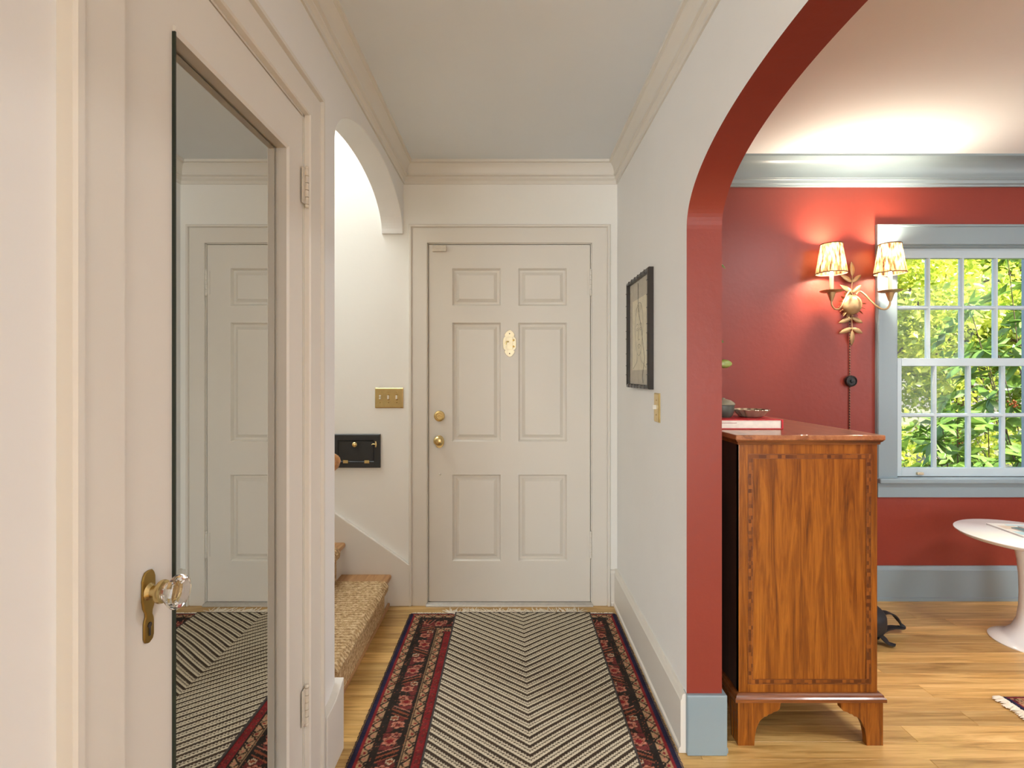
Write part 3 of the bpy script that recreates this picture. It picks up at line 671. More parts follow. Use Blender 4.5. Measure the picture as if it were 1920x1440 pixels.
def persian(x0, x1, y0, y1):
    NAVY, RED, TAN, DK, PINK, CREAM, RUST, DRED = L3(44, 42, 64), L3(128, 42, 44), L3(172, 138, 104), L3(48, 42, 38), L3(184, 122, 102), L3(196, 174, 146), L3(140, 78, 56), L3(104, 48, 46)
    def f(X, Y):
        dx = np.minimum(X - x0, x1 - X); dy = np.minimum(Y - y0, y1 - Y); end = dy < dx
        d = np.where(end, dy + 0.012, dx); s = np.where(end, X - x0, Y - y0)
        C = np.zeros(X.shape + (3,)); C[:] = RED
        def put(mk, col): C[mk] = col
        put(d < .022, NAVY); 
        # tan guard bands with dark hooks
        for b0, b1, ph in ((.030, .063, 0.0), (.177, .208, .02)):
            w = (d - b0) / (b1 - b0); k = (d >= b0) & (d < b1); put(k, TAN)
            u = ((s + ph) % .056) / .056
            wave = .5 + .34 * np.sin(2 * PI * u)
            put(k & (np.abs(w - wave) < .13), DK); put(k & (((u - .25) ** 2 * 3 + (w - .42) ** 2) < .030), RED); put(k & (((u - .75) ** 2 * 3 + (w - .6) ** 2) < .028), PINK)
            put(k & (((u - .5) ** 2 * 4 + (w - .85) ** 2) < .02), DK); put(k & (((u - .0) ** 2 * 4 + (w - .15) ** 2) < .03), DK)
        put((d >= .063) & (d < .177), DK); put((d >= .0645) & (d < .067), TAN * .7); put((d >= .171) & (d < .1735), TAN * .7)
        k = (d >= .088) & (d < .158); w = (d - .088) / .070; u = (s % .215) / .215; v = (s % .43) > .215; w2 = np.where(v, 1 - w, w)
        put(k, DK)
        tri = k & (u < .40) & (w2 < .25 + u * 1.9) & (w2 > .02); put(tri, DRED)
        tri2 = k & (u > .60) & (w2 > .1 + (1 - u) * .6) & (u < .98); put(tri2, np.array(DRED * 1.15))
        for (uc, wc, ru, rw, c1, c2) in ((.19, .56, .085, .34, PINK, DRED), (.36, .26, .06, .22, CREAM, RUST), (.80, .60, .10, .36, PINK, RED), (.945, .36, .05, .26, PINK, DRED)):
            e1 = np.abs((u - uc) / ru) ** 2.6 + np.abs((w2 - wc) / rw) ** 2.6
            lob = 1 + .35 * np.cos(6 * np.arctan2((w2 - wc) / rw, (u - uc) / ru)); put(k & (e1 < 1.25), DK); put(k & (e1 < .95 * lob), c1); put(k & (e1 < .40) & (e1 > .24), RUST); put(k & (e1 < .15), c2)
        for off, c1, th in ((.47, DK, .05), (.52, RUST, .022), (.57, DK, .03), (.61, PINK, .010), (.42, RUST * 1.2, .012)):
            put(k & (np.abs(u - off + (w2 - .5) * .16) < th), c1)
        put((d >= .208) & (d < .213), DK)
        fd = d >= .213; put(fd, RED)
        put(fd & (((s % .03) / .03 - .5) ** 2 + (((d - .213) % .03) / .03 - .5) ** 2 < .05), DRED)
        put(fd & (d > .27), DK); 
        a = np.abs(((X - x0) % .16) - .08) + np.abs(((Y - y0) % .2) - .1); put(fd & (d > .27) & (a < .06), RED); put(fd & (d > .27) & (a < .025), PINK)
        sp = RNG.random(X.shape); put((sp < .035) & (d > .03), RUST); put((sp > .975) & (d > .06), DK); C *= (0.82 + 0.36 * RNG.random(X.shape))[..., None]; C *= (1 + .10 * np.sin(Y * 61)[..., None])
        return np.clip(C, 0, 1)
    return f
px0, px1, pyA, pyB = -0.545, 0.572, 0.55, 2.764
rug = grid_obj('persian_rug', M['rugpile'], px0, px1, pyA, pyB, 300, 560, persian(px0, px1, pyA, pyB), lambda X, Y: .0012 * RNG.random(X.shape), .009, 'red and navy oriental hall rug lying under the chevron mat', 'rug')
def fringe(parent, pts_dirs, mat, name='fringe', w=.0034):
    b = MB()
    for p, d, L in pts_dirs:
        p = Vector(p); d = Vector(d).normalized(); sd = Vector((-d.y, d.x, 0)) * random.uniform(-.4, .4)
        q = [p, p + d*L*.35 + sd*L*.1 + Vector((0, 0, .003)), p + d*L*.7 + sd*L*.35 + Vector((0, 0, .001)), p + d*L + sd*L*.6]
        b.tube(q, [w, w, w*.8, w*.4], 4)
    o = b.build(name, mat, parent=parent, smooth=60); o['kind'] = 'stuff'; return o
M['fringe'] = plain('cream_fringe', rgb(232, 222, 204), 0.9)
fr_ = []
for i in range(330):
    x = random.uniform(px0 + .01, px1 - .01); mid = 0.12 < (x - px0) / (px1 - px0) < .86
    a = random.gauss(0, .75 if mid else .35)
    fr_.append(((x, pyB - .004, .006), (math.sin(a), math.cos(a), 0), random.uniform(.045, .085) if mid and x > -.34 and x < .38 else random.uniform(.010, .02)))
fringe(rug, fr_, M['fringe'])
b = MB()
for i in range(420):
    for sgn, xe in ((-1, px0), (1, px1)):
        yy = pyA + (pyB - pyA) * i / 420
        if yy > 1.3: b.tube([(xe - sgn*.002, yy, .006), (xe + sgn*.003, yy + .001, .005), (xe + sgn*random.uniform(.004, .008), yy + random.uniform(-.002, .002), .003)], .0011, 3)
o = b.build('selvage', plain('navy_selvage', rgb(58, 56, 78), .95), parent=rug); o['kind'] = 'stuff'
# chevron mat
mx0, mx1, mcx, mzb = -.302, .437, .068, .0
def chev(X, Y):
    a = (Y - 2.78 - .76 * np.abs(X - mcx) + .004 * np.sin(Y * 9 + X * 4)) / .0405; t = a % 1.0
    k = np.floor(a); al = X * 1.25; d1 = np.sin(2 * PI * (al / .0115 + k * .37)); d2 = np.sin(2 * PI * (al / .0115 + k * .37 + .5))
    CR, DKB = L3(208, 196, 172), L3(72, 60, 50)
    C = np.zeros(X.shape + (3,)); C[:] = DKB
    C[(t > .03) & (t < .28 + .05 * d1)] = CR; C[(t < .36) & (t > .16) & (d1 > .1)] = CR * .96
    C[(t > .44 - .04 * d2) & (t < .60)] = CR * .95; C[(t > .38) & (t < .68) & (d2 > .25)] = CR * .92
    C[(t > .33) & (t < .45) & (d1 < -.2) & (d2 < .2)] = DKB
    e = np.minimum(np.minimum(X - mx0, mx1 - X), 2.766 - Y); C[e < .010] = L3(76, 70, 68)
    return np.clip(C * (.9 + .2 * RNG.random(X.shape))[..., None], 0, 1)
def chevh(X, Y):
    t = ((Y - 2.78 - .76 * np.abs(X - mcx)) / .0405) % 1.0
    return mzb + .0012 * np.abs(np.sin(PI * t * 2)) 
mat_o = grid_obj('chevron_mat', M['matweave'], mx0, mx1, .70, 2.766, 360, 1000, chev, chevh, .0145, 'cream and dark brown chevron-weave mat on top of the hall rug', 'mat', zb=.0106)
mat_o.location.z = 0.0

# rug in the red room
qx0, qx1, qyA, qyB = 1.985, 3.35, .35, 2.055
rug2 = grid_obj('persian_rug', M['rugpile'], qx0, qx1, qyA, qyB, 200, 240, persian(qx0, qx1, qyA, qyB), lambda X, Y: .001 * RNG.random(X.shape), .008, 'dark red fringed rug corner on the floor of the red room', 'rug')
fr_ = []
for i in range(420):
    yy = random.uniform(1.1, qyB - .005); a = random.gauss(PI, .4)
    fr_.append(((qx0 + .004, yy, .006), (math.cos(a), math.sin(a), 0), random.uniform(.03, .05)))
fringe(rug2, fr_, M['fringe'])

# ---------------------------------------------------------------- chest of drawers
cx0, cx1, cy0, cy1 = .812, 1.305, 1.80, 2.78
CH = thing('chest_of_drawers', 'tall satinwood chest of drawers with inlaid end panel behind the red arch', 'chest', ((cx0+cx1)/2, (cy0+cy1)/2, 0))
bz0, bz1 = .178, 1.063
b = MB(); b.box(cx0 + .012, cx1 - .004, cy0 + .02, cy1, bz0, bz1); b.build('carcass', M['mahog'], parent=CH)
MB().box(cx0, cx0 + .012, cy0 + .002, cy1, bz0, bz1).build('back_board', M['darkback'], parent=CH)
MB().box(cx0, cx1, cy0, cy0 + .02, bz0, bz1).build('end_panel', M['satin'], parent=CH, bevel=.0015)
MB().box(cx0, cx1, cy1, cy1 + .012, bz0, bz1).build('end_panel', M['satin'], parent=CH, bevel=.0015)
ix0, ix1, iz0, iz1 = .846, 1.281, .212, 1.028
b = MB(); b.sweep([(ix0, iz0), (ix1, iz0), (ix1, iz1), (ix0, iz1)], [(0, 0), (0, .0012), (.015, .0012), (.015, 0)], lambda u, v, h: Vector((u, cy0 - h, v)), closed=True)
inl = b.build('inlay_band', M['inlay'], parent=CH)
b = MB()
for off in (-.0015, .0145):
    b.sweep([(ix0+off, iz0+off), (ix1-off, iz0+off), (ix1-off, iz1-off), (ix0+off, iz1-off)], [(0, 0), (0, .0015), (.002, .0015), (.002, 0)], lambda u, v, h: Vector((u, cy0 - h, v)), closed=True)
b.build('stringing', M['mahog'], parent=inl)
# moulded top
b = MB(); ring = [(cx0 - .004, cy0 - .004), (cx1 + .004, cy0 - .004), (cx1 + .004, cy1 + .006), (cx0 - .004, cy1 + .006)]
b.sweep(ring, [(0.02, bz1), (-.002, bz1), (-.003, bz1+.008), (-.008, bz1+.012), (-.010, bz1+.016), (.02, bz1+.016)], XY, closed=True); b.build('top_moulding', M['mahog'], parent=CH, smooth=30)
b = MB(); b.box(cx0 - .018, cx1 + .018, cy0 - .018, cy1 + .014, bz1 + .016, 1.0976); b.build('top', M['chesttop'], parent=CH, bevel=.004, seg=3)
b = MB(); b.sweep(ring, [(.02, bz0 - .022), (-.016, bz0 - .022), (-.016, bz0 - .010), (-.011, bz0 - .006), (-.009, bz0 + .0), (-.003, bz0 + .004), (.02, bz0 + .004)], XY, closed=True)
b.build('base_moulding', M['mahog'], parent=CH, smooth=30)
fz = bz0 - .022
def foot_poly(sgn):
    pts = [(0, 0), (.058, 0), (.060, .03), (.066, .062), (.078, .088), (.094, .102), (.102, .103), (.108, .110), (.118, .112), (.126, .118), (.140, .122), (.148, .130), (.152, fz), (0, fz)]
    return pts
for sx, x_ in ((1, cx0 - .008), (-1, cx1 + .012)):
    for sy, y_ in ((1, cy0 - .012), (-1, cy1 + .012)):
        b = MB()
        b.prism([(x_ + sx * u, v) for u, v in foot_poly(1)], lambda u, v, w: Vector((u, w, v)), y_, y_ + sy * .022)
        b.prism([(y_ + sy * max(u, .0222), v) for u, v in foot_poly(1)], lambda u, v, w: Vector((w, u, v)), x_ + sx * .0002, x_ + sx * .022)
        b.build('bracket_foot', M['satin'] if sy > 0 else M['mahog'], parent=CH, bevel=.001)
for k in range(4):
    hh = (bz1 - bz0 - .06) / 4; za = bz0 + .02 + k * (hh + .007)
    dw = MB().box(cx1 - .004, cx1 + .004, cy0 + .035, cy1 - .02, za, za + hh).build('drawer', M['satin'], parent=CH, bevel=.002)
    for yk in (cy0 + .25, cy1 - .25): MB().lathe([(.008, 0), (.007, .012), (.014, .020), (.012, .026), (.0001, .029)], (cx1 + .004, yk, za + hh/2), 'X', 18).build('knob', M['brass'], parent=dw, smooth=50)
TOPZ = 1.0976
# red book
BK = thing('book', 'thick red hardback lying on the chest with white page edges showing', 'book', (.93, 2.10, TOPZ))
b = MB(); b.box(.775, 1.062, 1.976, 2.215, TOPZ + .0345, TOPZ + .038); b.box(.775, 1.062, 1.976, 2.215, TOPZ + .0003, TOPZ + .0038); b.box(1.060, 1.066, 1.976, 2.215, TOPZ + .0003, TOPZ + .038)
b.build('cover', M['bookred'], parent=BK, bevel=.001)
b = MB(); b.box(.780, 1.0585, 1.980, 2.211, TOPZ + .0038, TOPZ + .0345); b.build('page_block', M['pages'], parent=BK)
MB().box(.79, .885, 1.9785, 1.981, TOPZ + .0235, TOPZ + .0255).build('bookmark', plain('dusty_rose_bookmark', rgb(150, 84, 84), .7), parent=BK)
BT = TOPZ + .038
# lidded pot
PT = thing('lidded_pot', 'small dark grey-green lidded pot standing on the red book', 'pot', (.878, 2.09, BT))
MB().lathe([(.0001, 0), (.030, 0), (.032, .004), (.038, .010), (.043, .03), (.0435, .05), (.041, .052)], (.878, 2.09, BT), 'Z', 36).build('pot_body', M['pot'], parent=PT, smooth=40)
ld = MB().lathe([(.0465, .052), (.047, .055), (.042, .062), (.030, .070), (.014, .075), (.008, .076), (.008, .079), (.0001, .080)], (.878, 2.09, BT), 'Z', 36).build('lid', M['potlid'], parent=PT, smooth=40)
# fluted dish
b = MB(); fl_ = lambda a, k: 1 + (.05 if k in (3, 4, 5, 6) else .02) * math.cos(14 * a)
b.lathe([(.0001, .001), (.040, .0), (.046, .004), (.058, .020), (.069, .030), (.068, .032), (.056, .022), (.044, .007), (.0001, .004)], (.997, 2.10, BT + .0005), 'Z', 112, flute=fl_)
tag(b.build('fluted_dish', M['pewter'], origin=(.997, 2.10, BT), smooth=60), 'small fluted silver dish on the red book beside the pot', 'dish')
# vase with branch
VS = thing('vase_of_branches', 'leafy branches in a dark vase on the chest, mostly hidden by the arch', 'plant', (.90, 2.45, TOPZ))
MB().lathe([(.0001, 0), (.045, 0), (.05, .004), (.062, .05), (.060, .10), (.042, .16), (.030, .19), (.036, .21), (.033, .212), (.026, .19), (.0001, .18)], (.90, 2.45, TOPZ), 'Z', 36).build('vase', M['ceramic'], parent=VS, smooth=50)
stems = [[(.90, 2.45, 1.25), (.90, 2.44, 1.5), (.93, 2.42, 1.72), (.985, 2.41, 1.85)], [(.90, 2.45, 1.25), (.87, 2.48, 1.42), (.85, 2.50, 1.6), (.82, 2.5, 1.75)], [(.905, 2.45, 1.25), (.93, 2.43, 1.33), (.96, 2.42, 1.365), (.995, 2.41, 1.365)], [(.90, 2.45, 1.25), (.92, 2.44, 1.37), (.95, 2.42, 1.45), (.985, 2.41, 1.48)]]
for s_ in stems: MB().tube(catmull(s_, 6), .0028, 6).build('stem', M['bark'], parent=VS, smooth=60)
def leaf_mesh(L, W, bend=.12, cup=.15, n=6):
    vs = []; fs = []
    for i in range(n + 1):
        t_ = i / n; w_ = W * (math.sin(PI * min(1, t_ * .98 + .02)) ** .75) * (1 - .25 * t_); z_ = -bend * L * t_ * t_
        vs += [(-w_, t_ * L, z_ + cup * w_), (0, t_ * L, z_), (w_, t_ * L, z_ + cup * w_)]
    for i in range(n):
        a = 3 * i; fs += [(a, a+1, a+4, a+3), (a+1, a+2, a+5, a+4)]
    return vs, fs
def place_leaf(parent, pos, dirv, L, W, mat, roll=0., name='leaf', bend=.12):
    d_ = Vector(dirv).normalized(); side = d_.cross(Vector((0, 0, 1))); side = side.normalized() if side.length > .01 else Vector((1, 0, 0)); upv = side.cross(d_)
    R = Matrix((side, d_, upv)).transposed() @ Matrix.Rotation(roll, 3, 'Y')
    vs, fs = leaf_mesh(L, W, bend); b = MB(); b.add([Vector(pos) + R @ Vector(v_) for v_ in vs], fs); return b.build(name, mat, parent=parent, smooth=60)
place_leaf(VS, (.985, 2.41, 1.845), (.6, -.1, -.4), .05, .016, M['houseleaf'], .6); place_leaf(VS, (.975, 2.41, 1.48), (.8, 0, -.2), .045, .016, M['houseleaf'], 1.0)
place_leaf(VS, (.96, 2.42, 1.46), (.6, 0, -.8), .05, .014, M['houseleaf'], .4)
for s_ in stems[:2]:
    for k in range(6):
        t_ = .35 + .1 * k; i0 = min(2, int(t_ * 3)); P_ = Vector(s_[i0]).lerp(Vector(s_[i0+1]), t_ * 3 - i0)
        place_leaf(VS, P_, (random.uniform(-1, .1), random.uniform(-1, 1), .4), .06, .018, M['houseleaf'], random.uniform(-.5, .5))
c = Vector((1.022, 2.41, 1.363)); b = MB(); b.lathe([(.0001, -.034), (.010, -.031), (.018, -.020), (.021, -.004), (.018, .014), (.011, .026), (.004, .032), (.0001, .034)], c, 'X', 20, flute=lambda a, k: 1 + .06 * math.cos(5 * a))
b.build('bud', leafmat('pale_green_bud', rgb(112, 140, 62), rgb(176, 186, 104), .15), parent=VS, smooth=60)
# ---------------------------------------------------------------- window
W = thing('window_1', 'blue-grey double-hung sash window with eight panes per sash', 'window', ((wx0+wx1)/2, YW, wz0), kind='structure')
fw = lambda u, v, h: Vector((u, YW - h, v))
cw = [(0, 0), (0, .018), (-.004, .020), (-.10, .020), (-.104, .026), (-.113, .026), (-.117, .020), (-.117, 0)]
b = MB(); b.sweep([(wx0, wz0), (wx0, wz1), (wx1, wz1), (wx1, wz0)], [(-o_, h_) for o_, h_ in cw], fw); b.build('casing', M['blue'], parent=W, smooth=25)
MB().box(wx0 - .125, wx1 + .125, YW - .055, YW + .03, wz0 - .028, wz0).build('stool', M['blue'], parent=W, bevel=.006, seg=3)
MB().box(wx0 - .112, wx1 + .112, YW - .018, YW, wz0 - .115, wz0 - .028).build('apron', M['blue'], parent=W, bevel=.003)
b = MB(); b.box(wx0, wx0 + .004, YW + .0, YW + .16, wz0, wz1); b.box(wx1 - .004, wx1, YW, YW + .16, wz0, wz1); b.box(wx0, wx1, YW, YW + .16, wz1 - .004, wz1); b.box(wx0, wx1, YW + .03, YW + .17, wz0 - .01, wz0 + .008)
b.box(wx0, wx0 + .014, YW + .0, YW + .012, wz0, wz1); b.box(wx1 - .014, wx1, YW, YW + .012, wz0, wz1)
b.build('frame', M['blue'], parent=W)
def sash(name, yc, z0, z1, gz, top, bot, stile=.045):
    x0, x1 = wx0 + .004, wx1 - .004; t_ = .034
    b = MB(); b.box(x0, x0 + stile, yc - t_/2, yc + t_/2, z0, z1); b.box(x1 - stile, x1, yc - t_/2, yc + t_/2, z0, z1)
    b.box(x0 + stile, x1 - stile, yc - t_/2, yc + t_/2, z1 - top, z1); b.box(x0 + stile, x1 - stile, yc - t_/2, yc + t_/2, z0, z0 + bot)
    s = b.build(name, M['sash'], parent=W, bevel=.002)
    gx0, gx1, g0, g1 = x0 + stile, x1 - stile, z0 + bot, z1 - top; pitch = (gx1 - gx0) / 4
    mp = [(-.012, .0), (-.012, .006), (-.005, .015), (.005, .015), (.012, .006), (.012, 0), (.005, -.015), (-.005, -.015)]
    for i in (1, 2, 3):
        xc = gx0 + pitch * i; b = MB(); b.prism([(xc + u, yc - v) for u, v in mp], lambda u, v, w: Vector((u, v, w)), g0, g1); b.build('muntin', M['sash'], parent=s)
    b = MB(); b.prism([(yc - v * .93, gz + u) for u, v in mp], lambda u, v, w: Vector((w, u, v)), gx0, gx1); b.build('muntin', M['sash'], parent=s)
    for i in range(4):
        for (a, c) in ((g0, gz), (gz, g1)):
            MB().box(gx0 + pitch*i + .001, gx0 + pitch*(i+1) - .001, yc - .0015, yc + .0015, a, c).build('pane', M['pane'], parent=s)
    return s
sash('upper_sash', YW + .075, 1.362, 2.062, 1.711, .058, .046)
ls = sash('lower_sash', YW + .030, .7155, 1.408, 1.0737, .046, .050)
lk = at(1729, 884, 2.94)
MB().box(lk.x - .018, lk.x + .018, YW - .002, YW + .014, .726, .742).build('sash_lift', M['nickel'], parent=ls, bevel=.003)

# ---------------------------------------------------------------- wall sconce
sx_, sz_ = 1.973, 1.716
SN = thing('wall_sconce', 'gilt sunflower wall sconce with two pleated shades on the red wall', 'wall lamp', (sx_, YW, sz_))
MB().lathe([(.048, 0), (.048, .006), (.040, .012), (.02, .016)], (sx_, YW, sz_), 'Y', 32).build('backplate', M['gilt'], parent=SN, smooth=40)
dprof = [(.052, .016)] + [(.058 * math.cos(a), .022 + .034 * math.sin(a)) for a in [PI/2 * i / 8 for i in range(9)]]; dprof[-1] = (.0001, .056)
MB().lathe(dprof, (sx_, YW, sz_), 'Y', 40).build('dome', M['gilt'], parent=SN, smooth=60)
for k in range(16):
    a = 2 * PI * k / 16 + .1; dv = Vector((math.cos(a), -.25, math.sin(a)))
    place_leaf(SN, Vector((sx_ + .050 * math.cos(a), YW - .020, sz_ + .050 * math.sin(a))), dv, .034, .011, M['gilt'], random.uniform(-.2, .2), 'petal', .1)
def leafplate(p, dv, L=.076, Wd=.0150, roll=PI/2):
    dv = Vector(dv).normalized(); side = dv.cross(Vector((0, -1, 0))).normalized(); vs, fs = leaf_mesh(L, Wd, .15, .12, 8); up_ = Vector((0, -1, 0))
    b = MB(); b.add([Vector(p) + side * v_[0] + dv * v_[1] + up_ * v_[2] for v_ in vs], fs); o = b.build('leaf', M['gilt'], parent=SN, smooth=60)
    so = o.modifiers.new('solid', 'SOLIDIFY'); so.thickness = .0012; return o
for sgn, LL in ((-1, .185), (1, .20)):
    b = MB(); b.tube([(sx_, YW - .022, sz_ + sgn * .05), (sx_ + .004, YW - .024, sz_ + sgn * (LL - .03))], .0022, 8); b.build('stem', M['gilt'], parent=SN)
    for d_ in ((.075, .135) if sgn < 0 else (.07, .13)):
        for hx in (-1, 1): leafplate((sx_ + .002, YW - .024, sz_ + sgn * d_), (hx, 0, -.42 if sgn < 0 else .75))
    leafplate((sx_ + .003, YW - .024, sz_ + sgn * (LL - .035)), (.05, 0, sgn), .088)
for hx in (-1, 1):
    ax, ay = sx_ + hx * .165, 2.85
    pts = [(sx_ + hx*.012, YW - .045, sz_ + .055), (sx_ + hx*.028, YW - .050, sz_ + .072), (sx_ + hx*.050, YW - .060, sz_ + .052), (sx_ + hx*.080, YW - .075, sz_ + .008), (sx_ + hx*.115, YW - .092, sz_ - .030), (sx_ + hx*.145, YW - .099, sz_ - .034), (ax - hx*.002, ay, sz_ - .012), (ax, ay, sz_ + .012)]
    b = MB(); b.tube(catmull(pts, 7), .0048, 10); b.build('arm', M['gilt'], parent=SN, smooth=60)
    MB().lathe([(.0001, .008), (.008, .010), (.020, .050), (.022, .058), (.0001, .058)], (ax, ay, sz_), 'Z', 24).build('cup', M['gilt'], parent=SN, smooth=40)
    MB().lathe([(.010, .057), (.046, .060), (.058, .066), (.059, .069), (.046, .064), (.010, .061)], (ax, ay, sz_), 'Z', 36).build('drip_pan', M['gilt'], parent=SN, smooth=40)
    cd = MB().lathe([(.0105, .060), (.0105, .170), (.0001, .170)], (ax, ay, sz_), 'Z', 18).build('candle_tube', M['candle'], parent=SN, smooth=40)
    MB().lathe([(.006, .170), (.013, .186), (.015, .200), (.010, .222), (.0001, .236)], (ax, ay, sz_), 'Z', 18).build('bulb', M['bulb'], parent=cd, smooth=60)
    plt = lambda a, k: 1 + .018 * math.cos(44 * a)
    b = MB(); zb, zt = 1.882 - sz_, 2.046 - sz_; n = 176; vs = []; fs = []
    for k in range(5):
        tt = k / 4; r_ = .077 + (.052 - .077) * tt
        for i in range(n):
            a = 2 * PI * i / n; rr = r_ * plt(a, 0); vs.append(Vector((ax + rr * math.cos(a), ay + rr * math.sin(a), sz_ + zb + (zt - zb) * tt)))
    for k in range(4):
        for i in range(n): j = (i + 1) % n; fs.append((k*n+i, k*n+j, (k+1)*n+j, (k+1)*n+i))
    b.add(vs, fs); sh = b.build('shade', M['shade'], parent=SN, smooth=60)
    for zz_, rr_ in ((zb, .078), (zt, .053)):
        b = MB(); b.tube([(ax + rr_ * math.cos(2*PI*i/40), ay + rr_ * math.sin(2*PI*i/40), sz_ + zz_) for i in range(41)], .0030, 6, cap=False); b.build('shade_binding', M['binding'], parent=sh, smooth=60)
    light('sconce_bulb', 'POINT', (ax, ay, sz_ + .290), 20.0, (1.0, .84, .64), .026)
    light('sconce_bulb', 'POINT', (ax, ay, sz_ + .208), 25.0, (1.0, .84, .64), .026)
b = MB(); cpts = [(sx_, YW - .010, sz_ - .02), (sx_, YW - .008, sz_ - .2), (sx_ + .001, YW - .006, 1.4), (sx_, YW - .006, .95), (sx_ + .003, YW - .006, .42), (sx_ - .002, YW - .03, .30)]
b.tube(catmull(cpts, 8), .0032, 8); co = b.build('cord', M['cord'], parent=SN, smooth=60)
sw = at(1594.5, 714.5, 2.93)
MB().lathe([(.016, 0), (.030, .004), (.0335, .014), (.031, .026), (.024, .030), (.023, .026), (.010, .026), (.010, .034), (.0001, .036)], (sx_, YW - .0005, sw.z), 'Y', 28).build('cord_switch', M['black'], parent=co, smooth=40)

# ---------------------------------------------------------------- table, magazines, bag
tx, ty = 2.543, 2.477
TB = thing('side_table', 'round white tulip pedestal side table under the window', 'table', (tx, ty, 0))
MB().lathe([(.0001, .502), (.255, .502), (.272, .508), (.284, .521), (.284, .524), (.281, .526), (.0001, .526)], (tx, ty, 0), 'Z', 96).build('tabletop', M['tulip'], parent=TB, smooth=35)
MB().lathe([(.153, 0), (.154, .004), (.150, .009), (.125, .020), (.095, .036), (.068, .066), (.050, .110), (.042, .170), (.040, .240), (.042, .320), (.048, .400), (.058, .455), (.075, .485), (.105, .502)], (tx, ty, 0), 'Z', 72).build('pedestal', M['tulip'], parent=TB, smooth=50)
p = at(1864, 988, 2.6)
def magazine(x, y, z, w, d, h, rot, mat, label, print_=None):
    T = thing('magazine', label, 'magazine', (x, y, z)); mx = Matrix.Translation((x, y, z)) @ Matrix.Rotation(rot, 4, 'Z')
    MB().box(-w/2, w/2, -d/2, d/2, 0, h, mx=mx).build('page_block', M['mag2'], parent=T); MB().box(-w/2 - .001, w/2 + .001, -d/2 - .001, d/2 + .001, h, h + .0008, mx=mx).build('cover', mat, parent=T)
    if print_:
        for (u0, u1, v0, v1, mm) in print_: MB().box(u0*w, u1*w, v0*d, v1*d, h + .0008, h + .0011, mx=mx).build('cover_print', mm, parent=T)
TZ = .526
magazine(2.60, 2.53, TZ, .24, .22, .007, -.12, M['mag1'], 'large pale magazine lying on the white pedestal table', [(-.42, -.1, .05, .3, M['magtan']), (-.45, .1, -.4, -.15, M['magblue']), (-.2, .3, .33, .42, M['magblue'])])
magazine(2.64, 2.49, TZ + .0082, .21, .15, .006, .1, M['magteal'], 'teal magazine second from the top on the pedestal table')
magazine(2.66, 2.495, TZ + .0153, .19, .14, .006, .16, M['mag2'], 'small grey magazine topmost on the pedestal table')
# backpack lying behind the chest
BG = thing('backpack', 'black nylon backpack with straps lying on the floor behind the chest', 'bag', (1.69, 2.63, 0))
bm = bmesh.new(); bmesh.ops.create_uvsphere(bm, u_segments=40, v_segments=24, radius=1)
for v_ in bm.verts:
    p = v_.co; f_ = lambda a, e: math.copysign(abs(a) ** e, a)
    v_.co = Vector((f_(p.x, .62) * .185, f_(p.y, .62) * .20, .08 + f_(p.z, .6) * .075)) ; v_.co += Vector((0, 0, .012 * math.sin(p.x * 7) * math.cos(p.y * 5))) * (1 if p.z > 0 else 0)
b = MB(); b.add([v_.co + Vector((1.69, 2.63, .002)) for v_ in bm.verts], [[v_.index for v_ in f_.verts] for f_ in bm.faces]); bm.free()
b.build('bag_body', M['nylon'], parent=BG, smooth=60)
def strap(pts, w, name='strap'):
    P = catmull(pts, 6); b = MB(); vs = []; fs = []
    for i, p in enumerate(P):
        t_ = (P[min(i+1, len(P)-1)] - P[max(i-1, 0)]).normalized(); s_ = t_.cross(Vector((0, 0, 1))); s_ = (s_.normalized() if s_.length > .05 else Vector((0, 1, 0))); n_ = s_.cross(t_)
        vs += [p + s_*w + n_*.003, p - s_*w + n_*.003, p - s_*w - n_*.003, p + s_*w - n_*.003]
    for i in range(len(P) - 1):
        for k in range(4): j = (k+1) % 4; fs.append((4*i+k, 4*i+j, 4*i+4+j, 4*i+4+k))
    fs += [(3, 2, 1, 0), tuple(range(len(vs) - 4, len(vs)))]; b.add(vs, fs); return b.build(name, M['nylon'], parent=BG, smooth=50)
strap([(1.86, 2.56, .10), (1.91, 2.57, .105), (1.955, 2.58, .085), (1.985, 2.58, .045), (1.985, 2.57, .028), (1.93, 2.56, .034), (1.87, 2.54, .03), (1.80, 2.50, .012)], .017)
strap([(1.70, 2.52, .10), (1.79, 2.47, .05), (1.825, 2.44, .016), (1.845, 2.455, .010)], .020)

